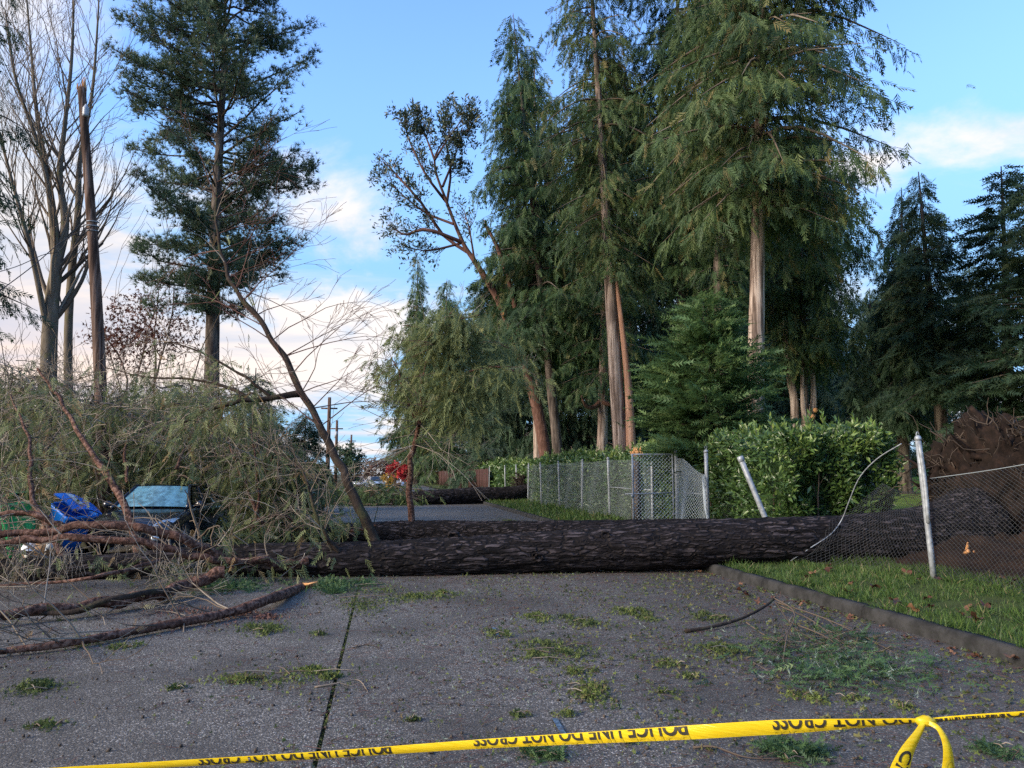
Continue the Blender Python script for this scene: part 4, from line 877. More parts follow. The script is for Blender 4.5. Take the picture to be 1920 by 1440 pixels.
# ------------------------------------------------------------------ laurel hedge
def hedge():
    root = thing('laurel_hedge', (9.2, 20, .1), 'long glossy green laurel hedge running behind the chain link fence', 'hedge')
    lf, stm = MB(), MB()
    def top(y): return 2.38 + .12 * np.sin(y * 1.1) + .75 * (fbm(y * .9, 3.0, 1.0, 3) - .5) + np.where(y < 19, .18, 0)
    def add(n, y0, y1, size, tint, clump):
        y = rng.uniform(y0, y1, n); h = top(y); face = rng.random(n)
        x0 = 8.30 + .18 * (fbm(y * 1.5, h * 0, 2.0, 2) - .5) * 2; wid = np.where(y < 18.2, 2.35, 1.6)
        zf = rng.random(n) ** .85 * h
        side = face < .66
        x = np.where(side, x0 + np.abs(rng.normal(0, .16, n)), x0 + rng.random(n) * wid); z = np.where(side, zf, h - np.abs(rng.normal(0, .14, n)))
        bump = (noise3(y * 2.2, z * 2.2, x * 1.5) - .5); x = x + np.where(side, .45 * bump, 0); z = np.maximum(.15, z + np.where(side, 0, .34 * bump))
        ax = np.stack([np.where(side, -.6, -.1) + rng.normal(0, .7, n), rng.normal(-.2, .7, n), np.where(side, .25, .8) + rng.normal(0, .65, n)], -1)
        nr = np.stack([np.full(n, -.6), np.full(n, -.5), np.full(n, .8)], -1) + rng.normal(0, .45, (n, 3))
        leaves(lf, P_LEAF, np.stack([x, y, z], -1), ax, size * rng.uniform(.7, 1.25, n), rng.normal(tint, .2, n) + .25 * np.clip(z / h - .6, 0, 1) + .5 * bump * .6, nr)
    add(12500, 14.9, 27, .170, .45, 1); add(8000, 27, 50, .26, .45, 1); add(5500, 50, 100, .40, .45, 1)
    n = 7500                                              # the end face towards the camera
    x = rng.uniform(8.2, 10.75, n); z = rng.random(n) * (2.45 + .5 * (fbm(x * 2, 1.0, 3.0, 2) - .5) - .42 * np.clip(x - 10.2, 0, 2)) ; bump = noise3(x * 2.2, z * 2.2, 4.0) - .5
    y = 14.95 - .35 * bump * 2 + np.abs(rng.normal(0, .18, n)) + .5 * np.clip(x - 10.6, 0, 1)
    ax = np.stack([rng.normal(-.1, .55, n), rng.normal(-.7, .4, n), .45 + rng.normal(0, .45, n)], -1); nr = np.array([-.3, -.6, .8]) + rng.normal(0, .45, (n, 3))
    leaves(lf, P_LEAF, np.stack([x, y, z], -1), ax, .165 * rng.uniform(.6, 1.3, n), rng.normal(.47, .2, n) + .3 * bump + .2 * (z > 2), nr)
    for k in range(230):                                  # upright new shoots along the top
        yy = rng.uniform(14.8, 40) if k < 150 else rng.uniform(40, 80); xx = rng.uniform(8.3, 9.6 if yy > 18 else 10.6); zt = float(top(np.array(yy))) - .1; L = rng.uniform(.2, .5)
        dirn = unit(np.array([rng.normal(0, .2), rng.normal(0, .2), 1])); base = np.array([xx, yy, zt]); stm.tube([base, base + dirn * L], [.008, .004], 4, False, .4)
        m = 11; q = np.linspace(.1, 1, m); a = np.arange(m) * 2.4; ax = dirn + np.stack([np.cos(a), np.sin(a), np.zeros(m)], -1) * .55
        leaves(lf, P_LEAF, base + dirn * (q * L)[:, None], ax, .17 * (1.15 - .4 * q) * (1.4 if yy > 40 else 1), rng.normal(.85, .1, m))
    for k in range(60):
        yy = rng.uniform(15, 40); xx = rng.uniform(8.5, 9.5); grow(stm, np.array([xx, yy, .1]), np.array([0, 0, 1.]), 1.1, .03, 2, [], .6, .12, (2, 3), 5, (.2, .1), .006, .5, .7)
    core = MB(); ys = np.linspace(15.3, 100, 120)          # dense shaded inner wood and leaves
    V = []
    for yy in ys:
        t = float(top(np.array(yy))) - .32; w_ = 1.95 if yy < 18 else 1.2; V += [[8.6, yy, .05], [8.6, yy, t], [8.6 + w_, yy, t - .25], [8.6 + w_, yy, .05]]
    V = np.array(V) + rng.normal(0, .05, (len(V), 3)); i = np.arange(len(ys) - 1)[:, None] * 4 + np.arange(3)[None]
    core.add(V, [np.stack([i, i + 4, i + 5, i + 1], -1).reshape(-1, 4), np.array([[0, 1, 2, 3]])], .05)
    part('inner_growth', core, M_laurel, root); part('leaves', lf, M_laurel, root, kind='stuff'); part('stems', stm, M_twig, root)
hedge()

# ------------------------------------------------------------------ chain link fences
def wires(mb, fn, nu, nv, r):
    """diamond lattice on a warped sheet: fn(u, v) -> points, nu x nv diamonds"""
    A, B = [], []
    I, J = np.meshgrid(np.arange(nu), np.arange(nv), indexing='ij'); I, J = I.ravel(), J.ravel()
    for (a, b, c, d) in ((0, .5, .5, 1), (.5, 1, 1, .5), (1, .5, .5, 0), (.5, 0, 0, .5)):
        A.append(np.stack([(I + a) / nu, (J + b) / nv], -1)); B.append(np.stack([(I + c) / nu, (J + d) / nv], -1))
    A, B = np.vstack(A), np.vstack(B); PA, PB = fn(A[:, 0], A[:, 1]), fn(B[:, 0], B[:, 1])
    T = unit(PB - PA); n1 = unit(np.cross(T, [0.31, .2, .93])); n2 = np.cross(T, n1); rings = []
    for P in (PA, PB):
        for k in range(3): rings.append(P + r * (math.cos(2.094 * k) * n1 + math.sin(2.094 * k) * n2))
    V = np.stack(rings, 1).reshape(-1, 3); o = np.arange(len(PA))[:, None, None] * 6
    Fq = np.array([[0, 1, 4, 3], [1, 2, 5, 4], [2, 0, 3, 5]])[None] + o; mb.add(V, Fq.reshape(-1, 4))
def fpost(parent, base, top, r=.036, cap=True, mat=None):
    base, top = np.array(base, float), np.array(top, float)
    mb = MB(); mb.tube(np.linspace(base, top, 5), r, 12); o = part('post', mb, mat or M_galv, parent, True)
    if cap:
        mb = MB(); d = unit(top - base); mb.tube([top - d * .03, top + d * .005, top + d * .035, top + d * .05], [r * 1.18, r * 1.18, r * .85, r * .2], 12); part('post_cap', mb, mat or M_galv, o, True)
    return o
fz = .14
fence = thing('chain_link_fence', (FENCE_X, 35, fz), 'standing chain link fence on steel posts running along the hedge up the road', 'fence')
ys = [26.8, 30.8, 34.9, 39.1, 42.95, 46.6, 51.2, 59.6]
for i, y in enumerate(ys): fpost(fence, (FENCE_X, y, 0), (FENCE_X - .05 + (.1 if i % 3 == 1 else 0), y + .05 * (i % 2), 2.22), .038 if i else .045)
fpost(fence, (FENCE_X, 22.35, 0), (FENCE_X, 22.3, 2.24), .045)
for y0, y1, nu in ((22.35, 26.8, 50), (26.8, 30.8, 40), (30.8, 34.9, 32), (34.9, 39.1, 26), (39.1, 42.95, 20)):
    mb = MB(); f = lambda u, v: np.stack([FENCE_X - .045 + .03 * np.sin(u * 9 + v * 3), y0 + (y1 - y0) * u, fz + 2.04 * v - .05 * np.sin(np.pi * u) * v], -1)
    wires(mb, f, nu, int(nu * 2.0 / (y1 - y0)), .0030); part('wire_mesh', mb, M_wire, fence)
mb = MB(); mb.tube([(FENCE_X - .02, 22.4, 1.18), (FENCE_X - .02, 26.8, 1.2)], .018, 8); part('brace_rail', mb, M_galv, fence, True)
# open gate
gate = thing('chain_link_gate', (FENCE_X, 20.35, fz), 'open chain link gate leaf with steel frame standing out towards the road', 'gate')
g0, g1 = np.array([7.82, 20.4, .22]), np.array([6.74, 20.62, .22])
fpost(gate, (FENCE_X, 20.35, 0), (FENCE_X, 20.33, 2.27), .052)
up = np.array([0, 0, 1.98])
for a, b, n_, rr in ((g0, g0 + up, 'frame_stile', .024), (g1 - [0, 0, .05], g1 + up + [0, 0, .02], 'frame_stile', .030), (g0 + up, g1 + up, 'frame_rail', .024), (g0, g1, 'frame_rail', .024), (g0 + up * .47, g1 + up * .45 + unit(g1 - g0) * .22, 'drop_bar', .018)):
    mb = MB(); mb.tube(np.linspace(a, b, 4), rr, 10); part(n_, mb, M_galv, gate, True)
mb = MB(); wires(mb, lambda u, v: g0 + (g1 - g0) * u[:, None] + up * v[:, None], 11, 19, .0062); part('wire_mesh', mb, M_wirebright, gate)
mb = MB(); c = g1 + up * .42; mb.box(c + [-.03, -.02, 0], (.05, .05, .09)); mb.tube([c + [-.06, 0, .06], c + [.05, 0, .06]], .018, 8); part('latch', mb, M_galv, gate)
for z in (.35, 1.45):
    mb = MB(); mb.tube([g0 + [.1, 0, z], g0 + [-.03, 0, z]], .03, 8); part('hinge', mb, M_galv, gate)
# torn panel next to the gate
torn = thing('torn_fence_panel', (FENCE_X, 18.3, fz), 'torn chain link panel sagging from a post between gate and leaning post', 'fence')
fpost(torn, (FENCE_X, 18.3, 0), (FENCE_X, 18.3, 2.22), .05)
mb = MB(); mb.tube(spline(np.array([[FENCE_X, 18.3, 2.24], [FENCE_X - .03, 18.3, 2.34], [FENCE_X + .03, 18.3, 2.34], [FENCE_X, 18.3, 2.24]]), 12), .006, 5); part('wire_loop', mb, M_galv, torn)
mb = MB(); mb.tube([(FENCE_X, 20.3, 1.16), (FENCE_X, 18.3, 1.16)], .018, 8); part('brace_rail', mb, M_galv, torn, True)
mb = MB()
def tf(u, v):
    y = 20.3 - 2.0 * u; topz = 2.08 - .42 * u ** 1.3 + .06 * np.sin(u * 6); x = FENCE_X - .03 - .28 * np.sin(np.pi * np.clip(u * 1.1, 0, 1)) * (1 - v) - .06 * np.sin(u * 14) * (1 - v)
    return np.stack([x, y, .05 + (topz - .05) * v], -1)
wires(mb, tf, 22, 20, .0056)
def tf2(u, v):
    y = 18.3 - 1.55 * u * (1 - .72 * v); topz = 1.62; x = FENCE_X - .04 - .35 * u + .1 * np.sin(v * 5 + u * 3) * u
    z = (topz - .0) * v * (1 - .18 * u) + .05; return np.stack([x, y, z], -1)
wires(mb, tf2, 12, 15, .0060)
part('wire_mesh', mb, M_wirebright, torn)
lp = thing('leaning_post', (FENCE_X, 15.2, .1), 'grey steel fence post leaning to the left in front of the hedge', 'fence post')
b = D(1447, 1000, 15.9); t = D(1388, 858, 16.1); mb = MB(); mb.tube(np.linspace(b - (t - b) * .3, t, 5), .058, 14); o = part('pipe', mb, M_galv, lp, True)
mb = MB(); dv = unit(t - b); mb.tube([t - dv * .09, t - dv * .085, t + dv * .02, t + dv * .03], [.058, .068, .068, .03], 14); part('post_cap', mb, M_galv, lp, True)
# crushed fence by the roots
cf = thing('crushed_fence', (FENCE_X, 10.3, fz), 'crushed dark chain link fence draped over the trunk at the upturned roots', 'fence')
b = D(1752, 1090, 11.4); t = D(1721, 822, 11.5); b[2] = 0.05
pst = fpost(cf, b, t, .042)
mb = MB(); dv = unit(t - b); mb.tube(spline(np.array([t, t + dv * .05 + [-.02, 0, 0], t + dv * .10, t + dv * .05 + [.03, 0, 0]]), 8), .008, 5); part('wire_loop', mb, M_galv, pst)
mb = MB(); sl_ = [b + (t - b) * .42 + [-.02, -.045, 0], b + (t - b) * .97 + [-.02, -.045, 0]]; mb.tube(spline(np.array([sl_[0], (sl_[0] + sl_[1]) / 2 + [.02, 0, 0], sl_[1]]), 8), .030, 8); part('splice_bar', mb, M_galv, pst)
Pq = [b + [0, -.05, .05], b + (t - b) * .66 + [0, -.05, 0]]
Q0, Q1 = on_log(1482, 1050, .03), D(1655, 905, 13.9)
def drape(u, v):
    u, v = u[:, None], v[:, None]
    Lft = Pq[0] * (1 - v) + Pq[1] * v; Rgt = Q0 * (1 - v) + Q1 * v
    P = Lft * (1 - u) + Rgt * u; P = P + np.array([.25, .2, -.12]) * np.sin(np.pi * u) * (1 - v) * .8 - np.array([0, 0, .10]) * np.sin(np.pi * u) * v
    f = np.interp(P[:, 0], A_PATH[::-1, 0], np.arange(len(A_PATH))[::-1]); i = np.clip(f.astype(int), 0, 8); w = (f - i)[:, None]
    c = A_PATH[i] * (1 - w) + A_PATH[i + 1] * w; r = (np.array(A_R)[i] * (1 - w[:, 0]) + np.array(A_R)[i + 1] * w[:, 0]) * 1.06 + .03
    q = P - c; rad = np.hypot(q[:, 1], q[:, 2]); k = np.maximum(1, r / (rad + 1e-6))
    P[:, 1] = c[:, 1] + q[:, 1] * k; P[:, 2] = np.maximum(.08, c[:, 2] + q[:, 2] * k); return P
mb = MB(); wires(mb, drape, 30, 18, .0030); part('wire_mesh', mb, M_wiredark, cf)
def right_panel(u, v):
    y = 10.32 - 4.3 * u; z0 = .12; top = 1.58 + .75 * u - .10 * np.sin(np.pi * u); x = FENCE_X + .04 + .22 * np.sin(np.pi * u) * np.sin(np.pi * v) + .35 * u * v
    return np.stack([x, y, z0 + (top - z0) * v], -1)
mb = MB(); wires(mb, right_panel, 58, 24, .0032); part('wire_mesh', mb, M_wiredark, cf)
mb = MB(); uu = np.linspace(0, 1, 16); mb.tube(right_panel(uu, np.ones(16)) + [0, 0, .01], .006, 5); part('top_wire', mb, M_wire, cf)
mb = MB(); mb.tube(spline(np.array([on_log(1482, 1052, .05), on_log(1515, 1030, .05), on_log(1556, 1003, .06), on_log(1578, 975, .10), D(1592, 940, 13.2), D(1612, 895, 12.9), D(1645, 860, 12.5), D(1690, 832, 12)]), 34), .009, 6); part('tension_wire', mb, M_galv, cf, True)

# far wooden fence
wf = thing('wooden_fence', (FENCE_X, 70, 0), 'dark red brown wooden board fence far up the road', 'fence')
y = 60.2; k = 0
mb = MB(); mb.box((0, 0, 1.0), (.03, .56, 2.0)); bm_ = mb.mesh('board')
while y < 125:
    o = part('board', bm_, M_fencewood, wf); o.location = (FENCE_X + random.uniform(-.03, .03) - wf.location.x, y - wf.location.y, .1 + random.uniform(-.06, .06)); y += .585; k += 1
for z in (.5, 1.8):
    mb = MB(); mb.box((FENCE_X + .06, 92, z), (.06, 65, .09)); part('rail', mb, M_fencewood, wf)

# ------------------------------------------------------------------ cars
def car(label, loc, rz, body, group=None, tint=None, name='parked_car'):
    root = thing(name, (0, 0, 0), label, 'car', group)
    st = [  # y from the front, half width at shoulder, bottom, shoulder z, centre z
        (0.00, .62, .30, .56, .60), (.06, .78, .24, .64, .68), (.22, .87, .20, .70, .755), (.6, .91, .19, .78, .84), (1.05, .92, .19, .84, .90), (1.45, .925, .19, .90, .95),
        (2.2, .93, .19, .92, .95), (3.0, .93, .19, .93, .95), (3.7, .92, .19, .95, .98), (4.2, .89, .22, .96, 1.00), (4.55, .84, .28, .92, .96), (4.68, .74, .36, .80, .84)]
    V, m = [], 11
    for y, w_, zb, zs, zc_ in st:
        h = [(0, zc_), (.55 * w_, zc_ - .015), (.86 * w_, zs + .01), (.97 * w_, zs - .05), (w_, zs - .18), (w_ * .99, (zb + zs) / 2 - .06), (w_ * .965, zb + .08), (w_ * .90, zb)]
        V += [(-x, y, z) for x, z in h[::-1]] + [(x, y, z) for x, z in h[1:]]
    k = 15; i = np.arange(len(st) - 1)[:, None] * k + np.arange(k - 1)[None]
    mb = MB(); mb.add(V, [np.stack([i, i + 1, i + k + 1, i + k], -1).reshape(-1, 4), np.array([list(range(k))[::-1], list(range((len(st) - 1) * k, len(st) * k))])]); part('body', mb, body, root, True)
    # cabin
    base = [(-.80, 1.38, .93), (.80, 1.38, .93), (.80, 4.05, .97), (-.80, 4.05, .97)]; roof = [(-.58, 2.15, 1.385), (.58, 2.15, 1.385), (.57, 3.25, 1.40), (-.57, 3.25, 1.40)]
    mb = MB(); R_ = np.array(roof); n = 7; g = np.linspace(0, 1, n); V = []
    for a in g:
        for b in g:
            p = (R_[0] * (1 - b) + R_[1] * b) * (1 - a) + (R_[3] * (1 - b) + R_[2] * b) * a; V.append(p + [0, 0, .045 * (1 - (2 * b - 1) ** 2) * (.6 + .4 * math.sin(math.pi * a))])
    i = np.arange(n - 1)[:, None] * n + np.arange(n - 1)[None]; mb.add(V, np.stack([i, i + 1, i + n + 1, i + n], -1).reshape(-1, 4)); part('roof', mb, body, root, True)
    def pane(name, c4, mat, bow, n=6, par=root):
        c4 = np.array(c4, float); V = []
        for a in np.linspace(0, 1, n):
            for b in np.linspace(0, 1, n):
                p = (c4[0] * (1 - b) + c4[1] * b) * (1 - a) + (c4[3] * (1 - b) + c4[2] * b) * a; V.append(p + np.array(bow) * (1 - (2 * b - 1) ** 2))
        i = np.arange(n - 1)[:, None] * n + np.arange(n - 1)[None]; mb = MB(); mb.add(V, np.stack([i, i + 1, i + n + 1, i + n], -1).reshape(-1, 4)); return part(name, mb, mat, par, True)
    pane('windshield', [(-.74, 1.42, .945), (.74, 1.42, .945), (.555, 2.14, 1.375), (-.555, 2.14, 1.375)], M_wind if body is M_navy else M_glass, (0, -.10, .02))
    pane('rear_window', [(-.70, 3.98, .985), (.70, 3.98, .985), (.55, 3.27, 1.395), (-.55, 3.27, 1.395)], M_glass, (0, .08, .02))
    for s in (-1, 1):
        pane('front_side_window', [(s * .80, 1.72, .95), (s * .80, 2.62, .96), (s * .60, 2.62, 1.36), (s * .605, 2.25, 1.355)], M_glass, (s * .02, 0, 0))
        pane('rear_side_window', [(s * .80, 2.70, .96), (s * .80, 3.72, .985), (s * .60, 3.2, 1.365), (s * .60, 2.70, 1.365)], M_glass, (s * .02, 0, 0))
        for P_ in ([(s * .79, 1.36, .93), (s * .69, 1.78, 1.16), (s * .575, 2.17, 1.39)], [(s * .79, 4.05, .96), (s * .69, 3.68, 1.19), (s * .565, 3.25, 1.40)], [(s * .80, 2.66, .94), (s * .71, 2.66, 1.18), (s * .60, 2.66, 1.38)], [(s * .575, 2.15, 1.385), (s * .60, 2.7, 1.40), (s * .57, 3.27, 1.40)]):
            mb = MB(); mb.tube(spline(np.array(P_), 8), .036, 8); part('pillar', mb, body, root, True)
        mb = MB(); mb.tube(spline(np.array([(s * .805, 1.7, .945), (s * .81, 2.6, .955), (s * .81, 3.75, .98)]), 8), .009, 6); part('window_trim', mb, M_chrome, root)
        mb = MB(); zs = np.linspace(0, np.pi, 7); mb.tube([(s * (.86 + .22 * t), 1.62 + .02 * t, .99) for t in np.linspace(0, 1, 7)], [.03, .05, .085, .095, .09, .075, .03], 10); part('side_mirror', mb, body, root, True)
        pane('headlight', [(s * .50, -.005, .60), (s * .80, .13, .62), (s * .895, .52, .755), (s * .60, .09, .70)], M_lamp, (s * .01, -.015, .02))
        mb = MB(); mb.box((s * .70, 4.62, .80), (.30, .14, .14)); part('tail_light', mb, M_tail, root)
        mb = MB(); mb.tube([(s * .52, -.012, .38), (s * .66, .03, .38)], .05, 8); part('fog_lamp', mb, M_lamp, root)
        for yw in (.88, 3.62):
            mb = MB(); mb.tube([(s * .93, yw, .32), (s * .90, yw, .32), (s * .72, yw, .32)], [.29, .325, .325], 28); wl = part('wheel', mb, M_rubber, root, True)
            mb = MB(); mb.tube([(s * .945, yw, .32), (s * .90, yw, .32)], [.20, .225], 20); part('rim', mb, M_rim, wl)
    mb = MB()
    for z in np.linspace(.47, .62, 5): mb.box((0, -.018, z), (.78, .03, .016))
    part('grille', mb, M_trim, root)
    mb = MB(); mb.tube(spline(np.array([(-.50, -.012, .64), (0, -.045, .655), (.50, -.012, .64)]), 9), .013, 6); part('grille_trim', mb, M_chrome, root)
    mb = MB(); mb.box((0, .0, .30), (1.05, .05, .12)); part('lower_intake', mb, M_trim, root)
    root.location = loc; root.rotation_euler.z = rz
    return root
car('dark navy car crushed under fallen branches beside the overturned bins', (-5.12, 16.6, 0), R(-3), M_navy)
car('dark car with a red tail light glimpsed through the fallen foliage', (-3.6, 36.0, 0), R(180), M_darkcar)
for px, d, pm, lab in ((745, 92, M_whitecar, 'tiny white car far up the road beside the red shrub'), (712, 86, M_silver, 'tiny silver car far up the road, middle of three'), (676, 80, M_whitecar, 'tiny white car far up the road left of the others')):
    p = D(px, 900, d); car(lab, (p[0], p[1], 0), R(12), pm, 'cars far up the road')

# ------------------------------------------------------------------ bins and boxes
def bin_(label, p, rot, mat, s=1.0, lid_open=0.2):
    from mathutils import Euler, Matrix
    Rm = np.array(Euler(rot).to_matrix()); p = np.array(p)
    root = thing('wheeled_bin', p, label, 'bin')
    def T(V): return np.array(V) @ Rm.T * s + p
    n = 20
    def ring(w_, d_, z, r=.08):
        o = []
        for cx, cy, a0 in ((1, 1, 0), (-1, 1, 90), (-1, -1, 180), (1, -1, 270)):
            for a in np.linspace(a0, a0 + 90, 5): o.append((cx * (w_ / 2 - r) + r * math.cos(R(a)), cy * (d_ / 2 - r) + r * math.sin(R(a)), z))
        return o
    V = ring(.44, .50, 0) + ring(.50, .60, .45) + ring(.56, .70, .93) + ring(.60, .74, .94) + ring(.60, .74, 1.0) + ring(.54, .68, 1.0) + ring(.42, .48, .05)
    i = np.arange(6)[:, None] * n; j = np.arange(n)[None]; k = (j + 1) % n
    mb = MB(); mb.add(T(V), [np.stack([i + j, i + k, i + n + k, i + n + j], -1).reshape(-1, 4), np.array([list(range(n))[::-1], list(range(6 * n, 7 * n))])]); part('body', mb, mat, root, False)
    # lid hinged at the back
    L = []; ca, sa = math.cos(lid_open), math.sin(lid_open)
    for sx in np.linspace(-1, 1, 9):
        for sy in np.linspace(0, 1, 9):
            yy, zz = -.76 * sy, .05 * math.sin(math.pi * sy) * 1.2 + .035 * (1 - sx ** 2); L.append((sx * .31, .38 + yy * ca - zz * sa * 0, 1.01 + zz + .76 * sy * sa))
    i = np.arange(8)[:, None] * 9 + np.arange(8)[None]; mb = MB(); mb.add(T(L), np.stack([i, i + 9, i + 10, i + 1], -1).reshape(-1, 4))
    L2 = np.array(L) - [0, 0, .025]; mb.add(T(L2), np.stack([i, i + 1, i + 10, i + 9], -1).reshape(-1, 4)); lid = part('lid', mb, mat, root, True)
    mb = MB(); mb.add(T([(-.2, -.20 * ca, 1.105 + .58 * sa), (.2, -.20 * ca, 1.105 + .58 * sa), (.2, -.02, 1.10 + .40 * sa), (-.2, -.02, 1.10 + .40 * sa)]) + [0, -.004, .012], np.array([[0, 1, 2, 3]])); part('printed_label', mb, M_white, lid)
    mb = MB(); mb.tube(T([(-.24, .42, .97), (.24, .42, .97)]), .018, 8); part('handle', mb, mat, root)
    for sx in (-1, 1):
        mb = MB(); mb.tube(T([(sx * .22, .27, .10), (sx * .27, .27, .10)]), .10, 16); part('wheel', mb, M_rubber, root, True)
    return root
p = D(44, 1040, 14.9); p[2] = .08; bin_('green wheeled bin standing tilted at the left edge behind the branches', p, (R(-8), R(-10), R(25)), M_green_bin, 1.02, .15)
p = D(108, 1040, 15.4); p[2] = .14; bin_('blue wheeled bin tipped over to the right beside the crushed car', p, (R(4), R(30), R(-30)), M_blue_bin, .98, .25)
def carton(label, c, size, rz, tilt):
    from mathutils import Euler
    Rm = np.array(Euler((tilt, tilt * .6, rz)).to_matrix()); root = thing('cardboard_box', c, label, 'box'); c = np.array(c); w_, d_, h = size
    mb = MB()
    for cc, ss in (((0, -d_ / 2, 0), (w_, .008, h)), ((0, d_ / 2, 0), (w_, .008, h)), ((-w_ / 2, 0, 0), (.008, d_ - .01, h)), ((w_ / 2, 0, 0), (.008, d_ - .01, h)), ((0, 0, -h / 2), (w_, d_, .008))): mb.box(np.array(cc) @ Rm.T + c, ss, Rm)
    part('walls', mb, M_card, root)
    for s in (-1, 1):
        a = R(50); mb = MB(); R2 = Rm @ np.array(Euler((s * a, 0, 0)).to_matrix()); mb.box(np.array((0, s * (d_ / 2 + .07), h / 2 + .06)) @ Rm.T + c, (w_, d_ * .45, .006), R2); part('flap', mb, M_card, root)
    mb = MB(); mb.box(np.array((.02, -d_ / 2 - .006, .02)) @ Rm.T + c, (.12, .003, .16), Rm); part('paper_label', mb, M_white, root)
carton('brown cardboard box fallen open between the green bin and the car', D(92, 1020, 14.7), (.42, .35, .36), R(20), R(9))
carton('small brown box lying against the green bin', D(58, 1036, 14.6), (.22, .2, .2), R(-30), R(30))
o = thing('foam_sheet', D(64, 1016, 14.5), 'white crumpled packing sheet beside the small brown box', 'packing sheet')
xs = np.linspace(-.16, .16, 8); Xg, Zg = np.meshgrid(xs, xs); V = np.stack([Xg * (1.1 - Zg * 2), .05 * np.sin(Xg * 20) + .03 * np.cos(Zg * 17), Zg], -1).reshape(-1, 3) + LOC[o.name]
i = np.arange(7)[:, None] * 8 + np.arange(7)[None]; mb = MB(); mb.add(V, np.stack([i, i + 1, i + 9, i + 8], -1).reshape(-1, 4)); V2 = V + [0, .006, 0]; mb.add(V2, np.stack([i, i + 8, i + 9, i + 1], -1).reshape(-1, 4)); part('sheet', mb, M_white, o, True)

# ------------------------------------------------------------------ house behind the fallen crowns
def house(label, c, rz, w_, d_, h, siding, cols):
    root = thing('house', (0, 0, 0), label, 'house')
    mb = MB(); mb.box((0, 0, h / 2), (w_, d_, h)); mb.add([(-w_ / 2, -d_ / 2, h), (w_ / 2, -d_ / 2, h), (0, -d_ / 2, h + w_ * .22), (-w_ / 2, d_ / 2, h), (w_ / 2, d_ / 2, h), (0, d_ / 2, h + w_ * .22)], [np.array([[0, 1, 2], [4, 3, 5]])]); part('wall', mb, siding, root)
    mb = MB(); e = .5; s_ = w_ * .22
    for s in (-1, 1):
        a = np.array([(0, -d_ / 2 - e, h + s_ + .05), (s * (w_ / 2 + e), -d_ / 2 - e, h - e * .44 + .05), (s * (w_ / 2 + e), d_ / 2 + e, h - e * .44 + .05), (0, d_ / 2 + e, h + s_ + .05)])
        mb.add(np.vstack([a, a + [0, 0, .14]]), np.array([[0, 1, 2, 3], [7, 6, 5, 4], [0, 4, 5, 1], [1, 5, 6, 2], [2, 6, 7, 3], [3, 7, 4, 0]]))
    rf = part('roof', mb, M_shingle, root); mb = MB(); mb.box((w_ * .2, 0, h + s_ * .9), (.6, .6, 1.3)); part('chimney', mb, M_fencewood, rf)
    for k in range(int(h / .22)):
        mb = MB(); mb.box((0, -d_ / 2 - .012, .12 + k * .22), (w_ + .02, .02, .19)); part('siding_board', mb, siding, root)
    for x in cols:
        for z in ([1.5] if h < 4 else [1.4, 4.0]):
            mb = MB()
            for q in ((-.55, 0, .08, 1.3), (.55, 0, .08, 1.3), (0, .62, 1.2, .08), (0, -.62, 1.2, .08), (0, 0, .05, 1.2)): mb.box((x + q[0], -d_ / 2 - .05, z + q[1]), (q[2], .07, q[3]))
            wn = part('window', mb, M_winframe, root); mb = MB(); mb.box((x, -d_ / 2 - .028, z), (1.1, .02, 1.22)); part('pane', mb, M_glass, wn)
    mb = MB(); mb.box((cols[0] + 2.0, -d_ / 2 - .04, 1.05), (.95, .06, 2.1)); dr = part('door', mb, M_winframe, root); mb = MB(); mb.box((cols[0] + 2.35, -d_ / 2 - .09, 1.0), (.05, .05, .12)); part('handle', mb, M_galv, dr)
    root.location = c; root.rotation_euler.z = rz
p = D(215, 880, 44); house('grey sided house with white windows hidden behind the bare tree and pole', (p[0], p[1], .1), R(20), 10, 9, 3.1, M_siding, (-3, 1.5, 3.4))
p = D(445, 880, 52); house('smaller grey house showing a striped gable left of the leaning limb', (p[0], p[1], .1), R(8), 7, 8, 3.0, M_siding, (-1.8, 1.6))

# ------------------------------------------------------------------ other plants on the left and far up the road
def bush(name, label, px, y, d, rad, n, size, mat, tint=(.5, .2), twigs=True, cat='shrub', stem_h=None, group=None):
    c = D(px, y, d); root = thing(name, (c[0], c[1], 0), label, cat, group); lf, tw = MB(), MB(); tips = []
    for k in range(5): grow(tw, np.array([c[0], c[1], 0]) + rng.normal(0, .1, 3) * [1, 1, 0], np.array([rng.normal(0, .3), rng.normal(0, .3), 1]), max(.5, c[2] * .75), .03 * np.mean(rad) + .02, 3, tips, .4, .15, (2, 3), 5, (.3, .1), .008, .55, .7)
    cl = rng.normal(0, 1, (max(8, n // 40), 3)); cl = unit(cl) * (rng.random((len(cl), 1)) ** .4); pos = cl[rng.integers(0, len(cl), n)] * np.array(rad) + rng.normal(0, .14, (n, 3)) * np.mean(rad) + c
    pos[:, 2] = np.maximum(pos[:, 2], .05); leaves(lf, P_SPRIG, pos, rng.normal(size=(n, 3)) + [0, 0, .3], size * rng.uniform(.6, 1.3, n), rng.normal(*tint, n))
    part('stems', tw, M_twig, root); part('leaves', lf, mat, root); return root
bush('red_leaved_tree', 'red brown leaved tree standing behind the broken pole', 265, 625, 31, (2.1, 2, 1.5), 2600, .16, M_redleaf, cat='tree')
bush('red_shrub', 'bright red shrub far up the road beside the upright limb', 748, 884, 78, (1.1, 1.1, .9), 500, .42, M_redbush)
bush('yellow_shrub', 'small yellow green shrub left of the bright red shrub', 735, 896, 80, (.9, .9, .7), 350, .42, M_yellow)
bush('bare_brown_shrub', 'dull purple brown shrubbery at the far end of the road', 700, 886, 95, (2.6, 2, 1.5), 1100, .45, M_redtwig, (.5, .3))
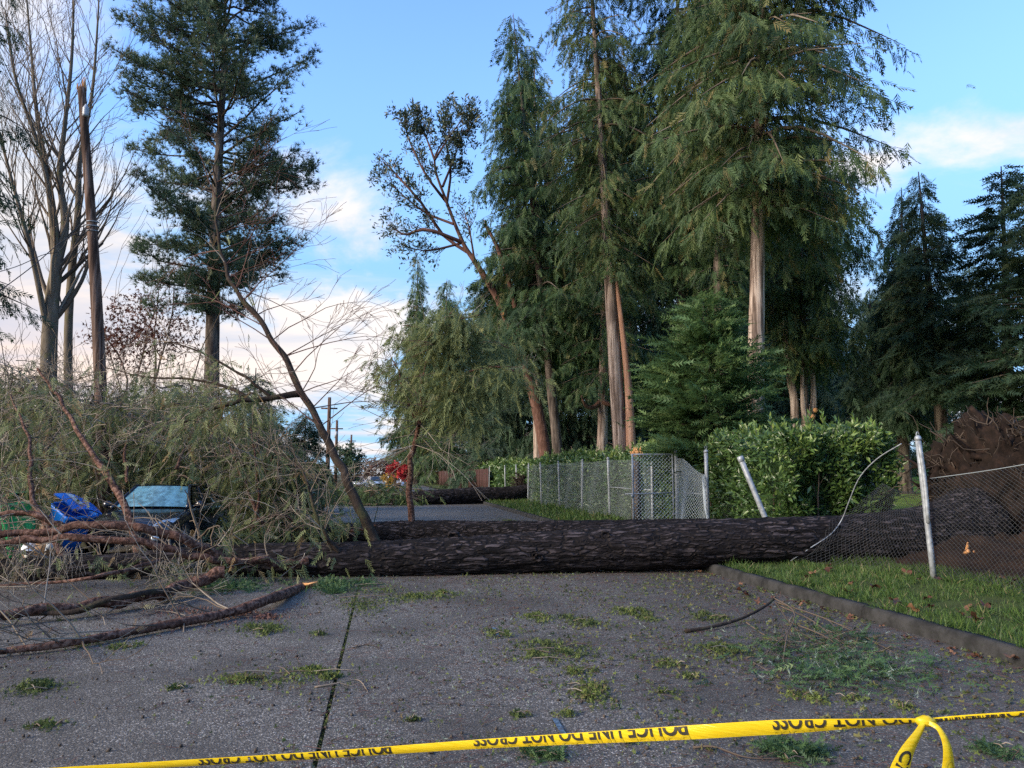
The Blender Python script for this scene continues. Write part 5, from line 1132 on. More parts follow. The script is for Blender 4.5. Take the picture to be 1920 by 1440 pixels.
bush('broadleaf_tree', 'small dark tree at the far end of the road behind the leaning limb', 655, 868, 82, (1.7, 1.7, 1.9), 1300, .45, M_back, cat='tree')
bush('evergreen_shrub', 'dark evergreen shrub at the far left edge behind the fallen boughs', 15, 830, 27, (1.9, 1.6, 1.9), 2600, .22, M_pine, (.45, .2))
bush('evergreen_shrub', 'green shrub behind the crushed car, lit olive', 400, 850, 26, (2.4, 1.6, 1.5), 3000, .22, M_olive, (.4, .2))
bush('evergreen_shrub', 'dull green shrub behind the blue bin', 150, 850, 25, (2.4, 1.6, 1.4), 2600, .22, M_olive, (.35, .2))
bush('evergreen_shrub', 'shrub behind the fallen boughs above the crushed car roof', 290, 850, 27, (2.4, 1.6, 1.4), 2600, .22, M_olive, (.35, .2))
for px, d, ht, lab in ((20, 21, 4.6, 'bare grey thicket at the far left edge behind the bins'), (130, 23.5, 5.4, 'bare tangled shrub between the bare tree and the pole foot'), (250, 24, 5.0, 'bare tangled shrub right of the broken pole'), (340, 25, 4.4, 'bare tangled shrub left of the pine trunk')):
    c = D(px, 900, d); o = thing('bare_shrub', (c[0], c[1], 0), lab, 'shrub', 'bare shrubs behind the fallen crowns'); tw_ = MB()
    for k in range(7): grow(tw_, np.array([c[0], c[1], .1]) + rng.normal(0, .5, 3) * [1.3, 1, 0], np.array([rng.normal(0, .35), rng.normal(0, .3), 1]), ht * .45, .032, 4, [], .35, .16, (2, 3), 4, (.5, .18), .005, .55, .68)
    part('stems', tw_, M_twig, o)
plant_conifer('small_conifer', 'small dark conifer between the pine and the leaning limb', 572, 36, 574, 768, 905, 1.6, 60, 2600, .36, .12, M_darkbark, M_back, prof=lambda t: (1 - t) ** .6, seed=30, up=.2, hang=.4)
plant_conifer('small_conifer', 'low dark conifer beneath the pine boughs', 470, 34, 480, 690, 900, 1.9, 60, 2600, .40, .14, M_darkbark, M_pine, prof=lambda t: (1 - t) ** .6, seed=31, up=.2, hang=.4)
plant_conifer('fir_tree', 'drooping fir cut by the left edge of the picture', -75, 21, -70, -40, 760, 2.2, 70, 3600, .34, .25, M_darkbark, M_back, prof=lambda t: .8 + .2 * math.sin(t * 30), droop=.7, hang=.6, proto=P_CEDAR, seed=32)
for px, y0, d, lab in ((618, 745, 62, 'tallest of the far utility poles beside the leaning limb'), (632, 788, 82, 'second far utility pole, shorter than the tallest'), (659, 815, 110, 'smallest and farthest utility pole up the road')):
    t = D(px, y0, d); o = thing('utility_pole', (t[0], t[1], 0), lab, 'utility pole', 'utility poles far up the road'); mb = MB(); mb.tube([(t[0], t[1], -.1), (t[0], t[1], t[2] / 2), t], [.19, .17, .13], 10); part('shaft', mb, M_pole, o, True)
    mb = MB(); mb.box((t[0], t[1], t[2] - .9), (1.3, .1, .12)); part('crossarm', mb, M_pole, o)
    mb = MB(); mb.tube([t - [0, .1, 1.2], t + [-.1, .1, -1.9]], .16, 10); part('transformer', mb, M_porcelain, o) if px == 632 else None
    if px == 618: mb = MB(); mb.tube([D(622, 850, d), D(588, 900, d)], .02, 5); part('guy_wire', mb, M_galv, o)

# ------------------------------------------------------------------ loose branch on the road at the right
fbch = thing('fallen_branch', G(1450, 1160), 'broken conifer branch with green foliage lying by the kerb on the right', 'branch')
def gp(rows): return np.array([G(x, y, z) for x, y, z in rows])
def gz_pts(rows):   # lifted points: pixel of the foot, then height
    o = []
    for x, y, z in rows: q = G(x, y, 0); o.append(q + [0, 0, z])
    return np.array(o)
mb = MB(); B = spline(gz_pts([(1285, 1187, .02), (1330, 1182, .03), (1385, 1172, .06), (1430, 1160, .12), (1455, 1150, .18)]), 18); mb.tube(B, np.linspace(.020, .014, 18), 7); part('stem', mb, M_limbmoss, fbch, True)
tw, fo = MB(), MB()
for rows in ([(1452, 1150, .18), (1490, 1178, .18), (1478, 1208, .12), (1430, 1242, .06), (1385, 1262, .01)], [(1460, 1160, .15), (1520, 1185, .13), (1570, 1215, .08), (1640, 1245, .03)], [(1455, 1155, .16), (1490, 1200, .12), (1540, 1225, .08), (1560, 1250, .03)], [(1455, 1155, .16), (1540, 1178, .12), (1610, 1200, .06), (1690, 1235, .02)],
             [(1478, 1208, .12), (1470, 1240, .05), (1466, 1262, .01)], [(1400, 1176, .05), (1440, 1200, .03), (1500, 1222, .02)], [(1480, 1190, .13), (1545, 1210, .09), (1600, 1240, .04), (1620, 1265, .01)]):
    B = spline(gz_pts(rows), 14); tw.tube(B, np.linspace(.009, .003, 14), 5, False, rng.uniform(.1, .45))
    for q in range(4, 13): grow(tw, B[q], unit(B[q] - B[q - 1]) + rng.normal(0, .5, 3) * [1, 1, .3], .25, .004, 1, [], -.5, .2, (1, 3), 3, (.4, .2), .002, .6, .7)
n = 620
c0 = np.array([G(1560, 1235), G(1500, 1255), G(1620, 1240), G(1560, 1200), G(1660, 1262), G(1440, 1215), G(1530, 1280), G(1600, 1275)]); pos = c0[rng.integers(0, 8, n)] + rng.normal(0, .24, (n, 3)) * [1.15, 1, 0] + np.stack([np.zeros(n), np.zeros(n), rng.random(n) * .09 + .01], -1)
leaves(fo, P_FIR, pos, np.stack([rng.normal(.4, .7, n), rng.normal(-.5, .6, n), rng.normal(.05, .25, n)], -1), rng.uniform(.09, .20, n), rng.normal(.35, .22, n), np.array([0, 0, 1.]) + rng.normal(0, .45, (n, 3)), .8)
part('twigs', tw, M_twig, fbch); part('foliage', fo, M_fir, fbch)
lc = MB(); n = 90; pos = c0[rng.integers(0, 8, n)] + rng.normal(0, .28, (n, 3)) * [1.2, 1, 0] + [0, 0, .06]; leaves(lc, P_TUFT, pos, rng.normal(size=(n, 3)) + [0, 0, .5], rng.uniform(.02, .05, n), rng.random(n), None, 2.5); part('lichen', lc, M_lichen, fbch)
def stick(label, rows, r, mat, a=.3):
    B = spline(gz_pts(rows), 14); o = thing('stick', B[0] * [1, 1, 0], label, 'stick'); mb = MB(); mb.tube(B, np.linspace(r, r * .4, 14), 6, True, a); part('stem', mb, mat, o, True)
    tw = MB()
    for q in (4, 7, 10): grow(tw, B[q], unit(B[q] - B[q - 1]) + rng.normal(0, .6, 3) * [1, 1, .2], .12, r * .4, 1, [], 0, .2, (1, 2), 3, (a, .1), .0012, .6, .6)
    part('twigs', tw, mat, o)
stick('thin curved stick lying beyond the police tape near its middle', [(1300, 1403, .005), (1340, 1410, .03), (1400, 1424, .012), (1470, 1425, .006)], .008, M_twig, .2)
stick('short dark stick on the road right of the seam', [(660, 1216, .006), (690, 1213, .02), (715, 1216, .006)], .007, M_twig, .1)
stick('grey forked twig beside the bright moss clump near the seam', [(590, 1290, .006), (640, 1285, .02), (672, 1280, .02), (690, 1298, .005)], .008, M_twig, .6)

# ------------------------------------------------------------------ moss clumps on the road
def moss(label, px, y, wpx, hpx, mat, tint, dens=1.0, group=None, twig=False, proto=P_SPRIG, sz=.030):
    c = G(px, y); d = c[1] / math.cos(YAW); hw = wpx / 2 * d / F; hd = hpx / 2 * d / F * (d / HCAM) * .8
    root = thing('moss_clump', c, label, 'moss', group); mb = MB(); n = int(min(1500, max(110, dens * 4800 * hw * hd * 4)))
    # a ragged patch: a few dense tufts and a thin scatter between them
    k = rng.integers(4, 8); tc_ = rng.normal(0, .45, (k, 2)); ts = rng.uniform(.10, .34, k); pick = rng.integers(0, k, n)
    u = tc_[pick] + rng.normal(0, 1, (n, 2)) * ts[pick][:, None]; thin = rng.random(n) < .36; u[thin] = rng.normal(0, .65, (thin.sum(), 2))
    keep = noise3(u[:, 0] * 3 + px, u[:, 1] * 3 + y, .5) > .33; u, pick, thin = u[keep], pick[keep], thin[keep]; n = len(u)
    hgt = np.where(thin, .2, 1.0) * np.exp(-(((u - tc_[pick]) / (ts[pick][:, None] + .05)) ** 2).sum(1) * .5) * min(.034, .22 * min(hw, hd) + .008)
    pos = np.stack([c[0] + u[:, 0] * hw, c[1] + u[:, 1] * hd, .004 + hgt * rng.random(n)], -1)
    leaves(mb, proto, pos, rng.normal(0, .75, (n, 3)) * ([1, 1, .45] if proto is P_FIR else [1, 1, 1]) + [0, 0, .12 if proto is P_FIR else .6], sz * rng.uniform(.5, 1.5, n), rng.normal(tint, .22, n) + .3 * (noise3(u[:, 0] * 4, u[:, 1] * 4, px) - .5)); part('fronds', mb, mat, root)
    tw = MB()
    for k in range(5 if twig else 2):
        p = c + [rng.uniform(-.7, .7) * hw, rng.uniform(-.6, .6) * hd, .02]; a = rng.uniform(0, 6.28); q = p + np.array([math.cos(a) * hw * .9, math.sin(a) * hw * .6, rng.uniform(-.01, .03)]); q[2] = max(.008, q[2]); tw.tube([p, (p + q) / 2 + [0, 0, .015], q], [.005, .004, .002], 4, False, rng.uniform(.3, .8))
    part('twigs', tw, M_twig, root); return root
moss('brightest large moss clump lying across the road seam on the left', 545, 1272, 175, 34, M_moss, .72, 1.3, None, True)
moss('broad olive moss mat at the seam just in front of the near trunk', 690, 1125, 190, 42, M_moss, .38, 1.0, None, True)
moss('narrow olive moss strip pointing right from the mat before the near trunk', 800, 1119, 110, 16, M_moss, .45)
moss('ragged moss and lichen patch in the middle of the road', 1020, 1226, 140, 44, M_moss, .40, .9, None, True)
moss('yellow green moss tuft with a bare twig in the middle of the road', 1100, 1300, 78, 46, M_moss, .70, 1.2, None, True)
moss('small moss tuft just below the ragged patch in the middle of the road', 1082, 1258, 46, 20, M_moss, .55)
moss('dark fir sprig with moss under the police tape near its middle', 1015, 1420, 70, 40, M_fir, .45, .9, None, True, P_FIR, .07)
moss('dark bushy fir sprig beyond the tape near the knot', 1490, 1418, 95, 50, M_fir, .35, 1.0, None, True, P_FIR, .08)
moss('green moss clump at the left edge of the road', 72, 1292, 80, 26, M_moss, .30, 1.0)
moss('brown green fir sprig at the lower right corner beyond the tape', 1870, 1412, 70, 40, M_fir, .35, .9, None, True, P_FIR, .07)
moss('bright moss tuft below the broken branch by the kerb', 1512, 1308, 72, 26, M_moss, .75, 1.2)
moss('olive moss patch left of the broken branch by the kerb', 1345, 1222, 100, 30, M_moss, .45, .8)
moss('green moss hump on the road beyond the second trunk', 958, 978, 40, 14, M_moss, .5, .6)
moss('fir sprig under the near trunk beside the broken limb end', 640, 1098, 110, 26, M_fir, .40, .8, None, True, P_FIR, .10)
moss('green sprig beneath the limbs at the left of the near trunk', 440, 1100, 130, 26, M_fir, .40, .8, None, True, P_FIR, .10)
moss('reddish brown needle heap under the low limb at the left', 400, 1162, 210, 40, M_redtwig, .6, .7)
moss('pale green lichen sprig right of the reddish needle heap', 490, 1180, 70, 22, M_moss, .45, .8)
for px, y, w_, lab in ((975, 1342, 40, 'moss tuft alone between the tape and the middle patch'),
    (772, 1352, 24, 'tiny dark moss tuft just right of the seam near the tape'),
    (1085, 1165, 60, 'moss tuft behind the ragged patch, nearest the second knot of the trunk'),
    (1182, 1148, 60, 'left of two moss tufts close below the near trunk, right of centre'),
    (1215, 1160, 40, 'right of two moss tufts close below the near trunk, right of centre'),
    (1600, 1312, 46, 'moss tuft right of the bright one below the broken branch'),
    (165, 1205, 60, 'moss tuft beside the broken limb at the left, larger of two'),
    (230, 1215, 40, 'moss tuft beside the broken limb at the left, smaller of two'),
    (90, 1362, 50, 'pale moss tuft at the lower left corner of the road'),
    (1330, 1160, 60, 'moss tuft at the cut end of the broken branch by the kerb'),
    (600, 1190, 24, 'tiny moss tuft just left of the seam below the moss mat'),
    (1250, 1300, 40, 'moss tuft right of the yellow green tuft with the bare twig'),
    (1060, 1340, 40, 'moss tuft between the yellow green tuft and the tape'),
    (1250, 1245, 50, 'moss tuft midway between the ragged patch and the broken branch'),
    (1290, 1270, 40, 'moss tuft left of the tip of the broken branch'),
    (930, 1190, 40, 'small moss tuft beside the faint blue paint mark'),
    (1180, 1390, 60, 'moss and lichen tuft touching the tape from behind, right of centre'),
    (1700, 1330, 34, 'moss tuft just above the knot of the tape'),
    (330, 1290, 30, 'small moss tuft left of the brightest clump'),
    (1010, 1160, 50, "moss tuft left of the one nearest the trunk's second knot")):
    moss(lab, px, y, w_, w_ * .35, M_moss, rng.uniform(.3, .65), .9, 'small moss tufts on the road')

# ------------------------------------------------------------------ litter: cones, needles, chips (uncountable)
def litter():
    n = 42000; x = rng.uniform(-6, 5.42, n); y = 3.2 + 10.2 * rng.random(n) ** 1.15
    keep = rng.random(n) < .18 + .6 * np.clip((x + 1.5) / 5, 0, 1) * (.5 + fbm(x * .9, y * .9, 2.0, 3)) + .5 * (fbm(x * 1.3, y * 1.3, 6.0, 3) > .56); x, y = x[keep], y[keep]; n = len(x)
    def zz(k): return .006 + rng.random(k) * .008
    mb = MB(); k = n // 3; i = slice(0, k)                 # cones and bark crumbs
    octa = (np.array([[.5, 0, 0], [-.5, 0, 0], [0, .8, 0], [0, -.8, 0], [0, 0, .5], [0, 0, -.5]], float), np.array([[0, 2, 4], [2, 1, 4], [1, 3, 4], [3, 0, 4], [2, 0, 5], [1, 2, 5], [3, 1, 5], [0, 3, 5]]))
    leaves(mb, octa, np.stack([x[i], y[i], zz(k)], -1), rng.normal(size=(k, 3)) * [1, 1, .2], rng.choice([.007, .011, .017, .026], k, p=[.40, .35, .18, .07]), rng.random(k) * .25)
    tag(part('cone_litter', mb, M_twig), 'small dark cones and bark crumbs strewn over the road', 'litter', kind='stuff')
    mb = MB(); i = slice(k, 2 * k); V, Fi, kk = None, None, None
    sl3 = (np.array([[-.02, 0, 0], [.02, 0, 0], [.015, 1, .05], [-.015, 1, .05], [0, .5, .05]], float), np.array([[0, 1, 4], [1, 2, 4], [2, 3, 4], [3, 0, 4]]))
    leaves(mb, sl3, np.stack([x[i], y[i], zz(k)], -1), rng.normal(size=(k, 3)) * [1, 1, .06], rng.uniform(.03, .13, k), rng.random(k) * .5, np.array([0, 0, 1.]) + rng.normal(0, .2, (k, 3)))
    m = 9000; xk = rng.uniform(-6, 5.42, m); yk = 3.5 + 9.5 * rng.random(m); ok = fbm(xk * .8, yk * .8, 9.0, 4) + .04 * xk / 5 > .50; xk, yk = xk[ok], yk[ok]; m = len(xk)      # drifts of needles
    leaves(mb, sl3, np.stack([xk, yk, zz(m)], -1), rng.normal(size=(m, 3)) * [1, 1, .05], rng.uniform(.04, .11, m), rng.random(m) * .4, np.array([0, 0, 1.]) + rng.normal(0, .2, (m, 3)))
    tag(part('needle_litter', mb, M_redtwig), 'brown needles and twig bits strewn over the road', 'litter', kind='stuff')
    mb = MB(); k2 = k // 2; i = slice(2 * k, 2 * k + k2); leaves(mb, P_SPRIG, np.stack([x[i], y[i], zz(k2)], -1), rng.normal(size=(k2, 3)) * [1, 1, .4] + [0, 0, .2], rng.uniform(.015, .045, k2), rng.random(k2), None)
    m = 5200; xk = 5.42 - 4.2 * rng.random(m) ** 1.4; yk = 4.5 + 9 * rng.random(m); sel_ = fbm(xk * 1.1, yk * 1.1, 4.0, 3) > .44; xk, yk = xk[sel_], yk[sel_]; m = len(xk)
    leaves(mb, P_SPRIG, np.stack([xk, yk, zz(m)], -1), rng.normal(size=(m, 3)) * [1, 1, .3] + [0, 0, .15], rng.uniform(.02, .07, m), rng.choice([.1, .3, .5, .95], m), None)
    tag(part('green_litter', mb, M_moss), 'green needle and moss fragments strewn over the road', 'litter', kind='stuff')
    i = slice(2 * k + k2, n); k3 = len(x[i]) ; mb = MB(); sel = rng.random(k3) < .33; leaves(mb, P_TUFT, np.stack([x[i][sel], y[i][sel], zz(sel.sum())], -1), rng.normal(size=(sel.sum(), 3)) + [0, 0, .6], rng.uniform(.010, .028, sel.sum()), rng.random(sel.sum()), None, 2.5)
    tag(part('lichen_litter', mb, M_lichen), 'pale grey green lichen flakes strewn over the road', 'litter', kind='stuff')
litter()
mb = MB(); n = 2600; yy = rng.uniform(4, 40, n) ; xx = -.37 + rng.normal(0, .012, n); leaves(mb, P_SPRIG, np.stack([xx, yy, np.full(n, -.012)], -1), rng.normal(0, .5, (n, 3)) + [0, 0, .7], rng.uniform(.012, .03, n), rng.normal(.35, .25, n)); o = part('joint_moss', mb, M_moss, road); o['kind'] = 'stuff'

# ------------------------------------------------------------------ grass on the verge
def grass():
    blade = (np.array([[-.06, 0, 0], [.06, 0, 0], [.045, .5, .06], [-.045, .5, .06], [0, 1, .32]], float), np.array([[0, 1, 2, 3]]), np.array([[3, 2, 4]]))
    def field(n, x0, x1, y0, y1, h, wd):
        x = rng.uniform(x0, x1, n); y = rng.uniform(y0, y1, n); cl = fbm(x * 2.6, y * 2.6, 1.0, 3); keep = cl > .36 + .25 * rng.random(n) - .12; x, y, cl = x[keep], y[keep], cl[keep]; k = len(x)
        z = verge_z(x, y) - .01; ax = np.stack([rng.normal(-.15, .45, k), rng.normal(-.15, .45, k), np.full(k, 1.)], -1); sz = h * rng.uniform(.5, 1.3, k) * (.55 + 1.1 * np.clip(cl - .3, 0, .6)); tn = rng.normal(.42, .22, k) + .5 * (cl - .45); tn = np.where(rng.random(k) < .05, 1, np.minimum(tn, .9))
        mb_ = MB(); V, Fi, kk = place((blade[0], blade[1]), np.stack([x, y, z], -1), ax, sz, None, wd); V2, Fi2, _ = V, blade[2][None] + (np.arange(k) * 5)[:, None, None], 5; return V, [Fi, Fi2.reshape(-1, 3)], np.repeat(np.clip(tn, 0, 1), 5)
    mb = MB()
    for a in ((32000, 5.57, 9.2, 5.2, 12.5, .105, .8), (7000, 5.57, 9.2, 2.2, 5.2, .11, .9), (6000, 5.57, 9.2, 12.5, 20, .18, .9), (9000, 5.57, 8.6, 20, 50, .20, 1.6)):
        V, Fs, tn = field(*a); mb.add(V, Fs, tn)
    for k in range(60):                                     # longer tussocks by the kerb edge and at the post
        c = np.array([rng.choice([5.62, 5.7, 6.4, 7.8]) + rng.normal(0, .12), rng.uniform(5, 13), 0]); c[0] = max(5.58, c[0]); m = 46; pos = c + rng.normal(0, .06, (m, 3)); pos[:, 0] = np.maximum(pos[:, 0], 5.56); pos[:, 2] = verge_z(pos[:, 0], pos[:, 1]) - .01
        V, Fi, kk = place((blade[0], blade[1]), pos, np.stack([rng.normal(-.3, .6, m), rng.normal(-.2, .6, m), np.ones(m)], -1), rng.uniform(.10, .22, m), None, .5); mb.add(V, [Fi, (blade[2][None] + (np.arange(m) * 5)[:, None, None]).reshape(-1, 3)], np.repeat(np.clip(rng.normal(.6, .2, m), 0, 1), 5))
    tag(part('verge_grass', mb, M_grass), 'green grass growing on the verge behind the kerb', 'grass', kind='stuff')
grass()
# maple leaves
ml = []
for k in range(4):
    th = np.linspace(0, 2 * np.pi, 21)[:-1]; rr = .62 + .38 * np.cos(th * 5) * np.cos(th * .5) ** 2 + rng.normal(0, .05, 20); V = np.stack([rr * np.sin(th), rr * np.cos(th), .18 * np.sin(th * 3 + k) + rng.normal(0, .06, 20) + .12], -1) * .065
    mb = MB(); mb.add(np.vstack([[[0, 0, .004]], V]), np.array([[0, i + 1, (i + 1) % 20 + 1] for i in range(20)]), np.concatenate([[.5], rng.random(20)]) * .3 + .2 * k); me = mb.mesh('maple_leaf'); me.materials.append(M_mapleleaf); ml.append(me)
spots = [(1553, 1070), (1535, 1050), (1595, 1095), (1555, 1062), (1640, 1100), (1700, 1078), (1725, 1090), (1710, 1140), (1745, 1138), (1760, 1090), (1800, 1150), (1815, 1140), (1845, 1135), (1850, 1030), (1420, 1112), (1440, 1122), (1390, 1095), (1510, 1085), (1830, 1160), (1895, 1210), (1738, 1120), (1680, 1128), (1590, 1110), (1525, 1075), (1880, 1090), (1900, 1100)]
for i, (px, y) in enumerate(spots):
    p = G(px, y, .17); x_, y_ = p[0], p[1]; o = bpy.data.objects.new('maple_leaf', ml[i % 4]); COL.objects.link(o); z = float(verge_z(np.array(x_), np.array(y_))) if x_ > 5.6 else .02
    o.location = (x_, y_, z + .05); o.rotation_euler = (rng.normal(0, .35), rng.normal(0, .35), rng.uniform(0, 6.28)); s = rng.uniform(1.0, 1.9); o.scale = (s, s, s); LOC[o.name] = np.array(o.location)
    tag(o, 'dead brown maple leaf lying on the grass of the verge', 'leaf', 'maple leaves on the verge')
for i in range(34):
    y_ = rng.uniform(5.8, 13); o = bpy.data.objects.new('maple_leaf', ml[i % 4]); COL.objects.link(o); o.location = (5.36 - abs(rng.normal(0, .10)), y_, .02); o.rotation_euler = (rng.normal(0, .3), rng.normal(0, .3), rng.uniform(0, 6.28)); s = rng.uniform(.35, .9); o.scale = (s, s, s); LOC[o.name] = np.array(o.location)
    tag(o, 'dead brown leaf lying in the gutter along the kerb', 'leaf', 'dead leaves in the gutter')

# ------------------------------------------------------------------ police tape
tp = np.array([(-1300, 1530, 4.6), (-600, 1492, 4.0), (-120, 1462, 3.5), (100, 1446, 3.4), (300, 1434, 3.3), (600, 1416, 3.1), (890, 1396, 2.85), (1100, 1384, 2.55), (1300, 1373, 2.30), (1450, 1364, 2.2), (1600, 1357, 2.12), (1733, 1351, 2.08), (1800, 1346, 2.05), (1920, 1339, 2.0), (2080, 1330, 1.95), (2700, 1300, 1.8), (4200, 1240, 1.6)])
TP = spline(PD(tp), 520); S_ = np.concatenate([[0], np.cumsum(np.linalg.norm(np.diff(TP, axis=0), axis=1))])
pxs = np.array([960 + F * ((p[0] * math.cos(YAW) - p[1] * math.sin(YAW)) / ((p[0] * math.sin(YAW) + p[1] * math.cos(YAW)) * math.cos(PITCH) + (p[2] - HCAM) * math.sin(PITCH))) for p in TP])
def s_at(px): return float(np.interp(px, pxs, S_))
WID = np.interp(pxs, [-120, 300, 700, 1000, 1300, 1450, 1560, 1640, 1690, 1733, 1790, 1850, 2080], [.034, .033, .032, .034, .039, .040, .032, .024, .020, .012, .014, .016, .020])
TILT = np.interp(pxs, [-120, 500, 900, 1300, 1500, 1733, 2080], [.5, .45, .25, .12, .2, .6, .5])
T_, _, _ = frames(TP); back = unit(np.cross(T_, [0, 0, 1.])); upv = np.cross(back, T_)
ACR = upv * np.cos(TILT)[:, None] + back * np.sin(TILT)[:, None] * 1.0          # leans back from the viewer
NRM = unit(np.cross(T_, ACR)); 
if NRM[200][1] > 0: NRM = -NRM
def tape_pt(s, c, lift=0.0):
    f = np.interp(s, S_, np.arange(len(S_))); i = np.clip(f.astype(int), 0, len(S_) - 2); w_ = (f - i)[:, None]
    def L(a): return a[i] * (1 - w_) + a[i + 1] * w_
    wd = np.interp(s, S_, WID); bow = .0035 * np.cos(c * np.pi)
    return L(TP) + L(ACR) * (c * wd)[:, None] + L(NRM) * (bow + lift)[:, None]
tape = thing('police_tape', TP[200] * [1, 1, 0], 'yellow police tape with black lettering stretched across the foreground and knotted', 'tape')
mb = MB(); ss = np.linspace(0, S_[-1], 520); m = 9; cs = np.linspace(-.5, .5, m); Vf = np.stack([tape_pt(ss, np.full(520, c)) for c in cs], 1).reshape(-1, 3); Vb = np.stack([tape_pt(ss, np.full(520, c), np.full(520, -.0016)) for c in cs], 1).reshape(-1, 3)
i = np.arange(519)[:, None] * m + np.arange(m - 1)[None]; q4 = np.stack([i, i + 1, i + m + 1, i + m], -1).reshape(-1, 4); mb.add(Vf, q4); mb.add(Vb, q4[:, ::-1])
band = part('band', mb, M_tape, tape, True)
def letters(txt):
    cu = bpy.data.curves.new('txt', 'FONT'); cu.body = txt; cu.size = 1.0; cu.offset = .022; cu.space_word = 1.15; o = bpy.data.objects.new('txt', cu); COL.objects.link(o)
    dg = bpy.context.evaluated_depsgraph_get(); me = bpy.data.meshes.new_from_object(o.evaluated_get(dg)); bpy.data.objects.remove(o)
    import bmesh
    bm = bmesh.new(); bm.from_mesh(me); return bm, me
import bmesh
def cut(bm, lo=None, hi=None):
    if lo is not None: bmesh.ops.bisect_plane(bm, geom=bm.verts[:] + bm.edges[:] + bm.faces[:], plane_co=(0, lo, 0), plane_no=(0, -1, 0), clear_outer=True)
    if hi is not None: bmesh.ops.bisect_plane(bm, geom=bm.verts[:] + bm.edges[:] + bm.faces[:], plane_co=(0, hi, 0), plane_no=(0, 1, 0), clear_outer=True)
def grab(bm):
    bmesh.ops.triangulate(bm, faces=bm.faces[:]); bm.verts.ensure_lookup_table()
    return np.array([v.co[:] for v in bm.verts]), np.array([[v.index for v in f.verts] for f in bm.faces])
bm, me_ = letters('POLICE LINE DO NOT CROSS'); cut(bm, lo=.36); bm.verts.index_update(); LV, LF = grab(bm); x0, x1 = LV[:, 0].min(), LV[:, 0].max(); top_ = LV[:, 1].max(); mid = .36
def islands(name, V, Fc, mat, parent):
    lab = np.arange(len(V))
    while True:
        m_ = lab[Fc].min(1); l2 = lab.copy(); np.minimum.at(l2, Fc.ravel(), np.repeat(m_, Fc.shape[1])); 
        if (l2 == lab).all(): break
        lab = l2
    for L_ in np.unique(lab[Fc]):
        f = Fc[lab[Fc[:, 0]] == L_]; ids, inv = np.unique(f, return_inverse=True); mb = MB(); mb.add(V[ids], inv.reshape(f.shape)); part(name, mb, mat, parent)
cap_px = [(305, 735), (890, 1292), (1450, 1700), (1745, 1880)]
for k, (pa, pb) in enumerate(cap_px):
    sa, sb = s_at(pa), s_at(pb)
    if k == 0: sa = sb - (s_at(1292) - s_at(890)) * 1.0
    if k == 2: sb = sa + (s_at(1292) - s_at(890)) * .72
    u = (LV[:, 0] - x0) / (x1 - x0); v = (LV[:, 1] - mid) / (top_ - mid)              # upside down, folded at the upper edge
    hgt = .62 if k != 0 else .85
    s_ = sb - u * (sb - sa); c_ = .49 - v * hgt
    islands('letter', tape_pt(s_, c_, np.full(len(u), .0026)), LF[:, ::-1], M_ink, band)
    if k in (1, 2):
        islands('letter_showing_through', tape_pt(s_, np.maximum(-.49, -.16 - .33 * (1 - v)), np.full(len(u), .0018)), LF, M_ghost, band)
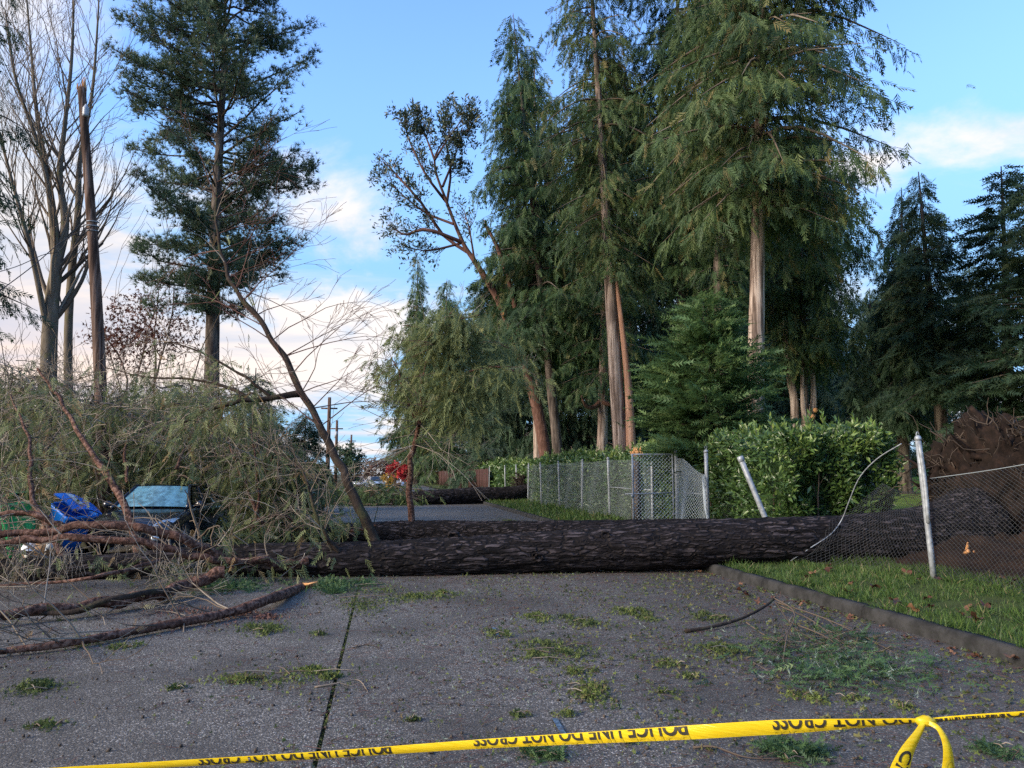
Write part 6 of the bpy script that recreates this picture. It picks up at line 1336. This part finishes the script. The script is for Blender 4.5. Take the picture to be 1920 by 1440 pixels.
# knot and tails
kc = D(1735, 1352, 2.06)
mb = MB(); th = np.linspace(0, 2 * np.pi, 15)[:-1]; V = []
for a in np.linspace(-np.pi / 2, np.pi / 2, 9):
    for t in th: d_ = np.array([math.cos(a) * math.cos(t), math.cos(a) * math.sin(t), math.sin(a)]); V.append(kc + d_ * np.array([.026, .018, .014]) * (1 + .35 * (noise3(d_[0] * 3, d_[1] * 3, d_[2] * 3) - .5)))
n = 14; i = np.arange(8)[:, None] * n; j = np.arange(n)[None]; k = (j + 1) % n; mb.add(V, np.stack([i + j, i + k, i + n + k, i + n + j], -1).reshape(-1, 4)); part('knot', mb, M_tape, tape, True)
def ribbon(rows, wd, tw):
    P = spline(PD(rows), 40); Tt, _, _ = frames(P); side = unit(np.cross(Tt, [0.2, 1, 0])); w_ = lerp(wd, 40); a = lerp(tw, 40)
    nn = unit(np.cross(side, Tt)); ac = side * np.cos(a)[:, None] + nn * np.sin(a)[:, None]; return P, ac, unit(np.cross(ac, Tt)), w_
def tail(rows, wd, tw, txt, hs):
    P, ac, nn, w_ = ribbon(rows, wd, tw)
    if nn[20][1] > 0: nn = -nn
    m = 9; mb = MB(); c = np.linspace(-.5, .5, m); curl = .006 * np.cos(c * np.pi)
    for sgn, lf in ((1, 0), (-1, -.0014)):
        V = (P[:, None] + ac[:, None] * (c[None, :, None] * w_[:, None, None]) + nn[:, None] * (curl + lf)[None, :, None]).reshape(-1, 3); i = np.arange(39)[:, None] * m + np.arange(m - 1)[None]; q = np.stack([i, i + 1, i + m + 1, i + m], -1).reshape(-1, 4); mb.add(V, q if sgn > 0 else q[:, ::-1])
    tl = part('tail', mb, M_tape, tape, True)
    bm, _ = letters(txt); V, Fc = grab(bm); L = np.concatenate([[0], np.cumsum(np.linalg.norm(np.diff(P, axis=0), axis=1))]); s = hs[0] + V[:, 0] * hs[1]; c_ = (V[:, 1] - .35) * hs[2]; ok = s < L[-1]
    f = np.clip(np.interp(s, L, np.arange(40)), 0, 38.99); i = f.astype(int); u = (f - i)[:, None]; g = lambda a: a[i] * (1 - u) + a[i + 1] * u
    ww = np.interp(s, L, w_); pos = g(P) + g(ac) * (c_ * ww)[:, None] + g(nn) * (.006 * np.cos(c_ * np.pi) + .0012)[:, None]; Fc = Fc[ok[Fc].all(1)]; islands('letter', pos, Fc, M_ink if hs[3] else M_ghost, tl)
tail([(1733, 1354, 2.05), (1722, 1375, 2.04), (1700, 1412, 2.03), (1686, 1450, 2.03), (1680, 1500, 2.03)], [.012, .026, .042, .052, .055], [.1, .35, .25, .1, .1], 'CROSS', (.085, .050, 1.0, True))
tail([(1738, 1353, 2.05), (1760, 1366, 2.03), (1776, 1400, 2.02), (1778, 1450, 2.02), (1770, 1500, 2.02)], [.012, .018, .030, .042, .046], [.9, .8, .5, .3, .1], 'CRIME', (.10, .045, 1.0, False))
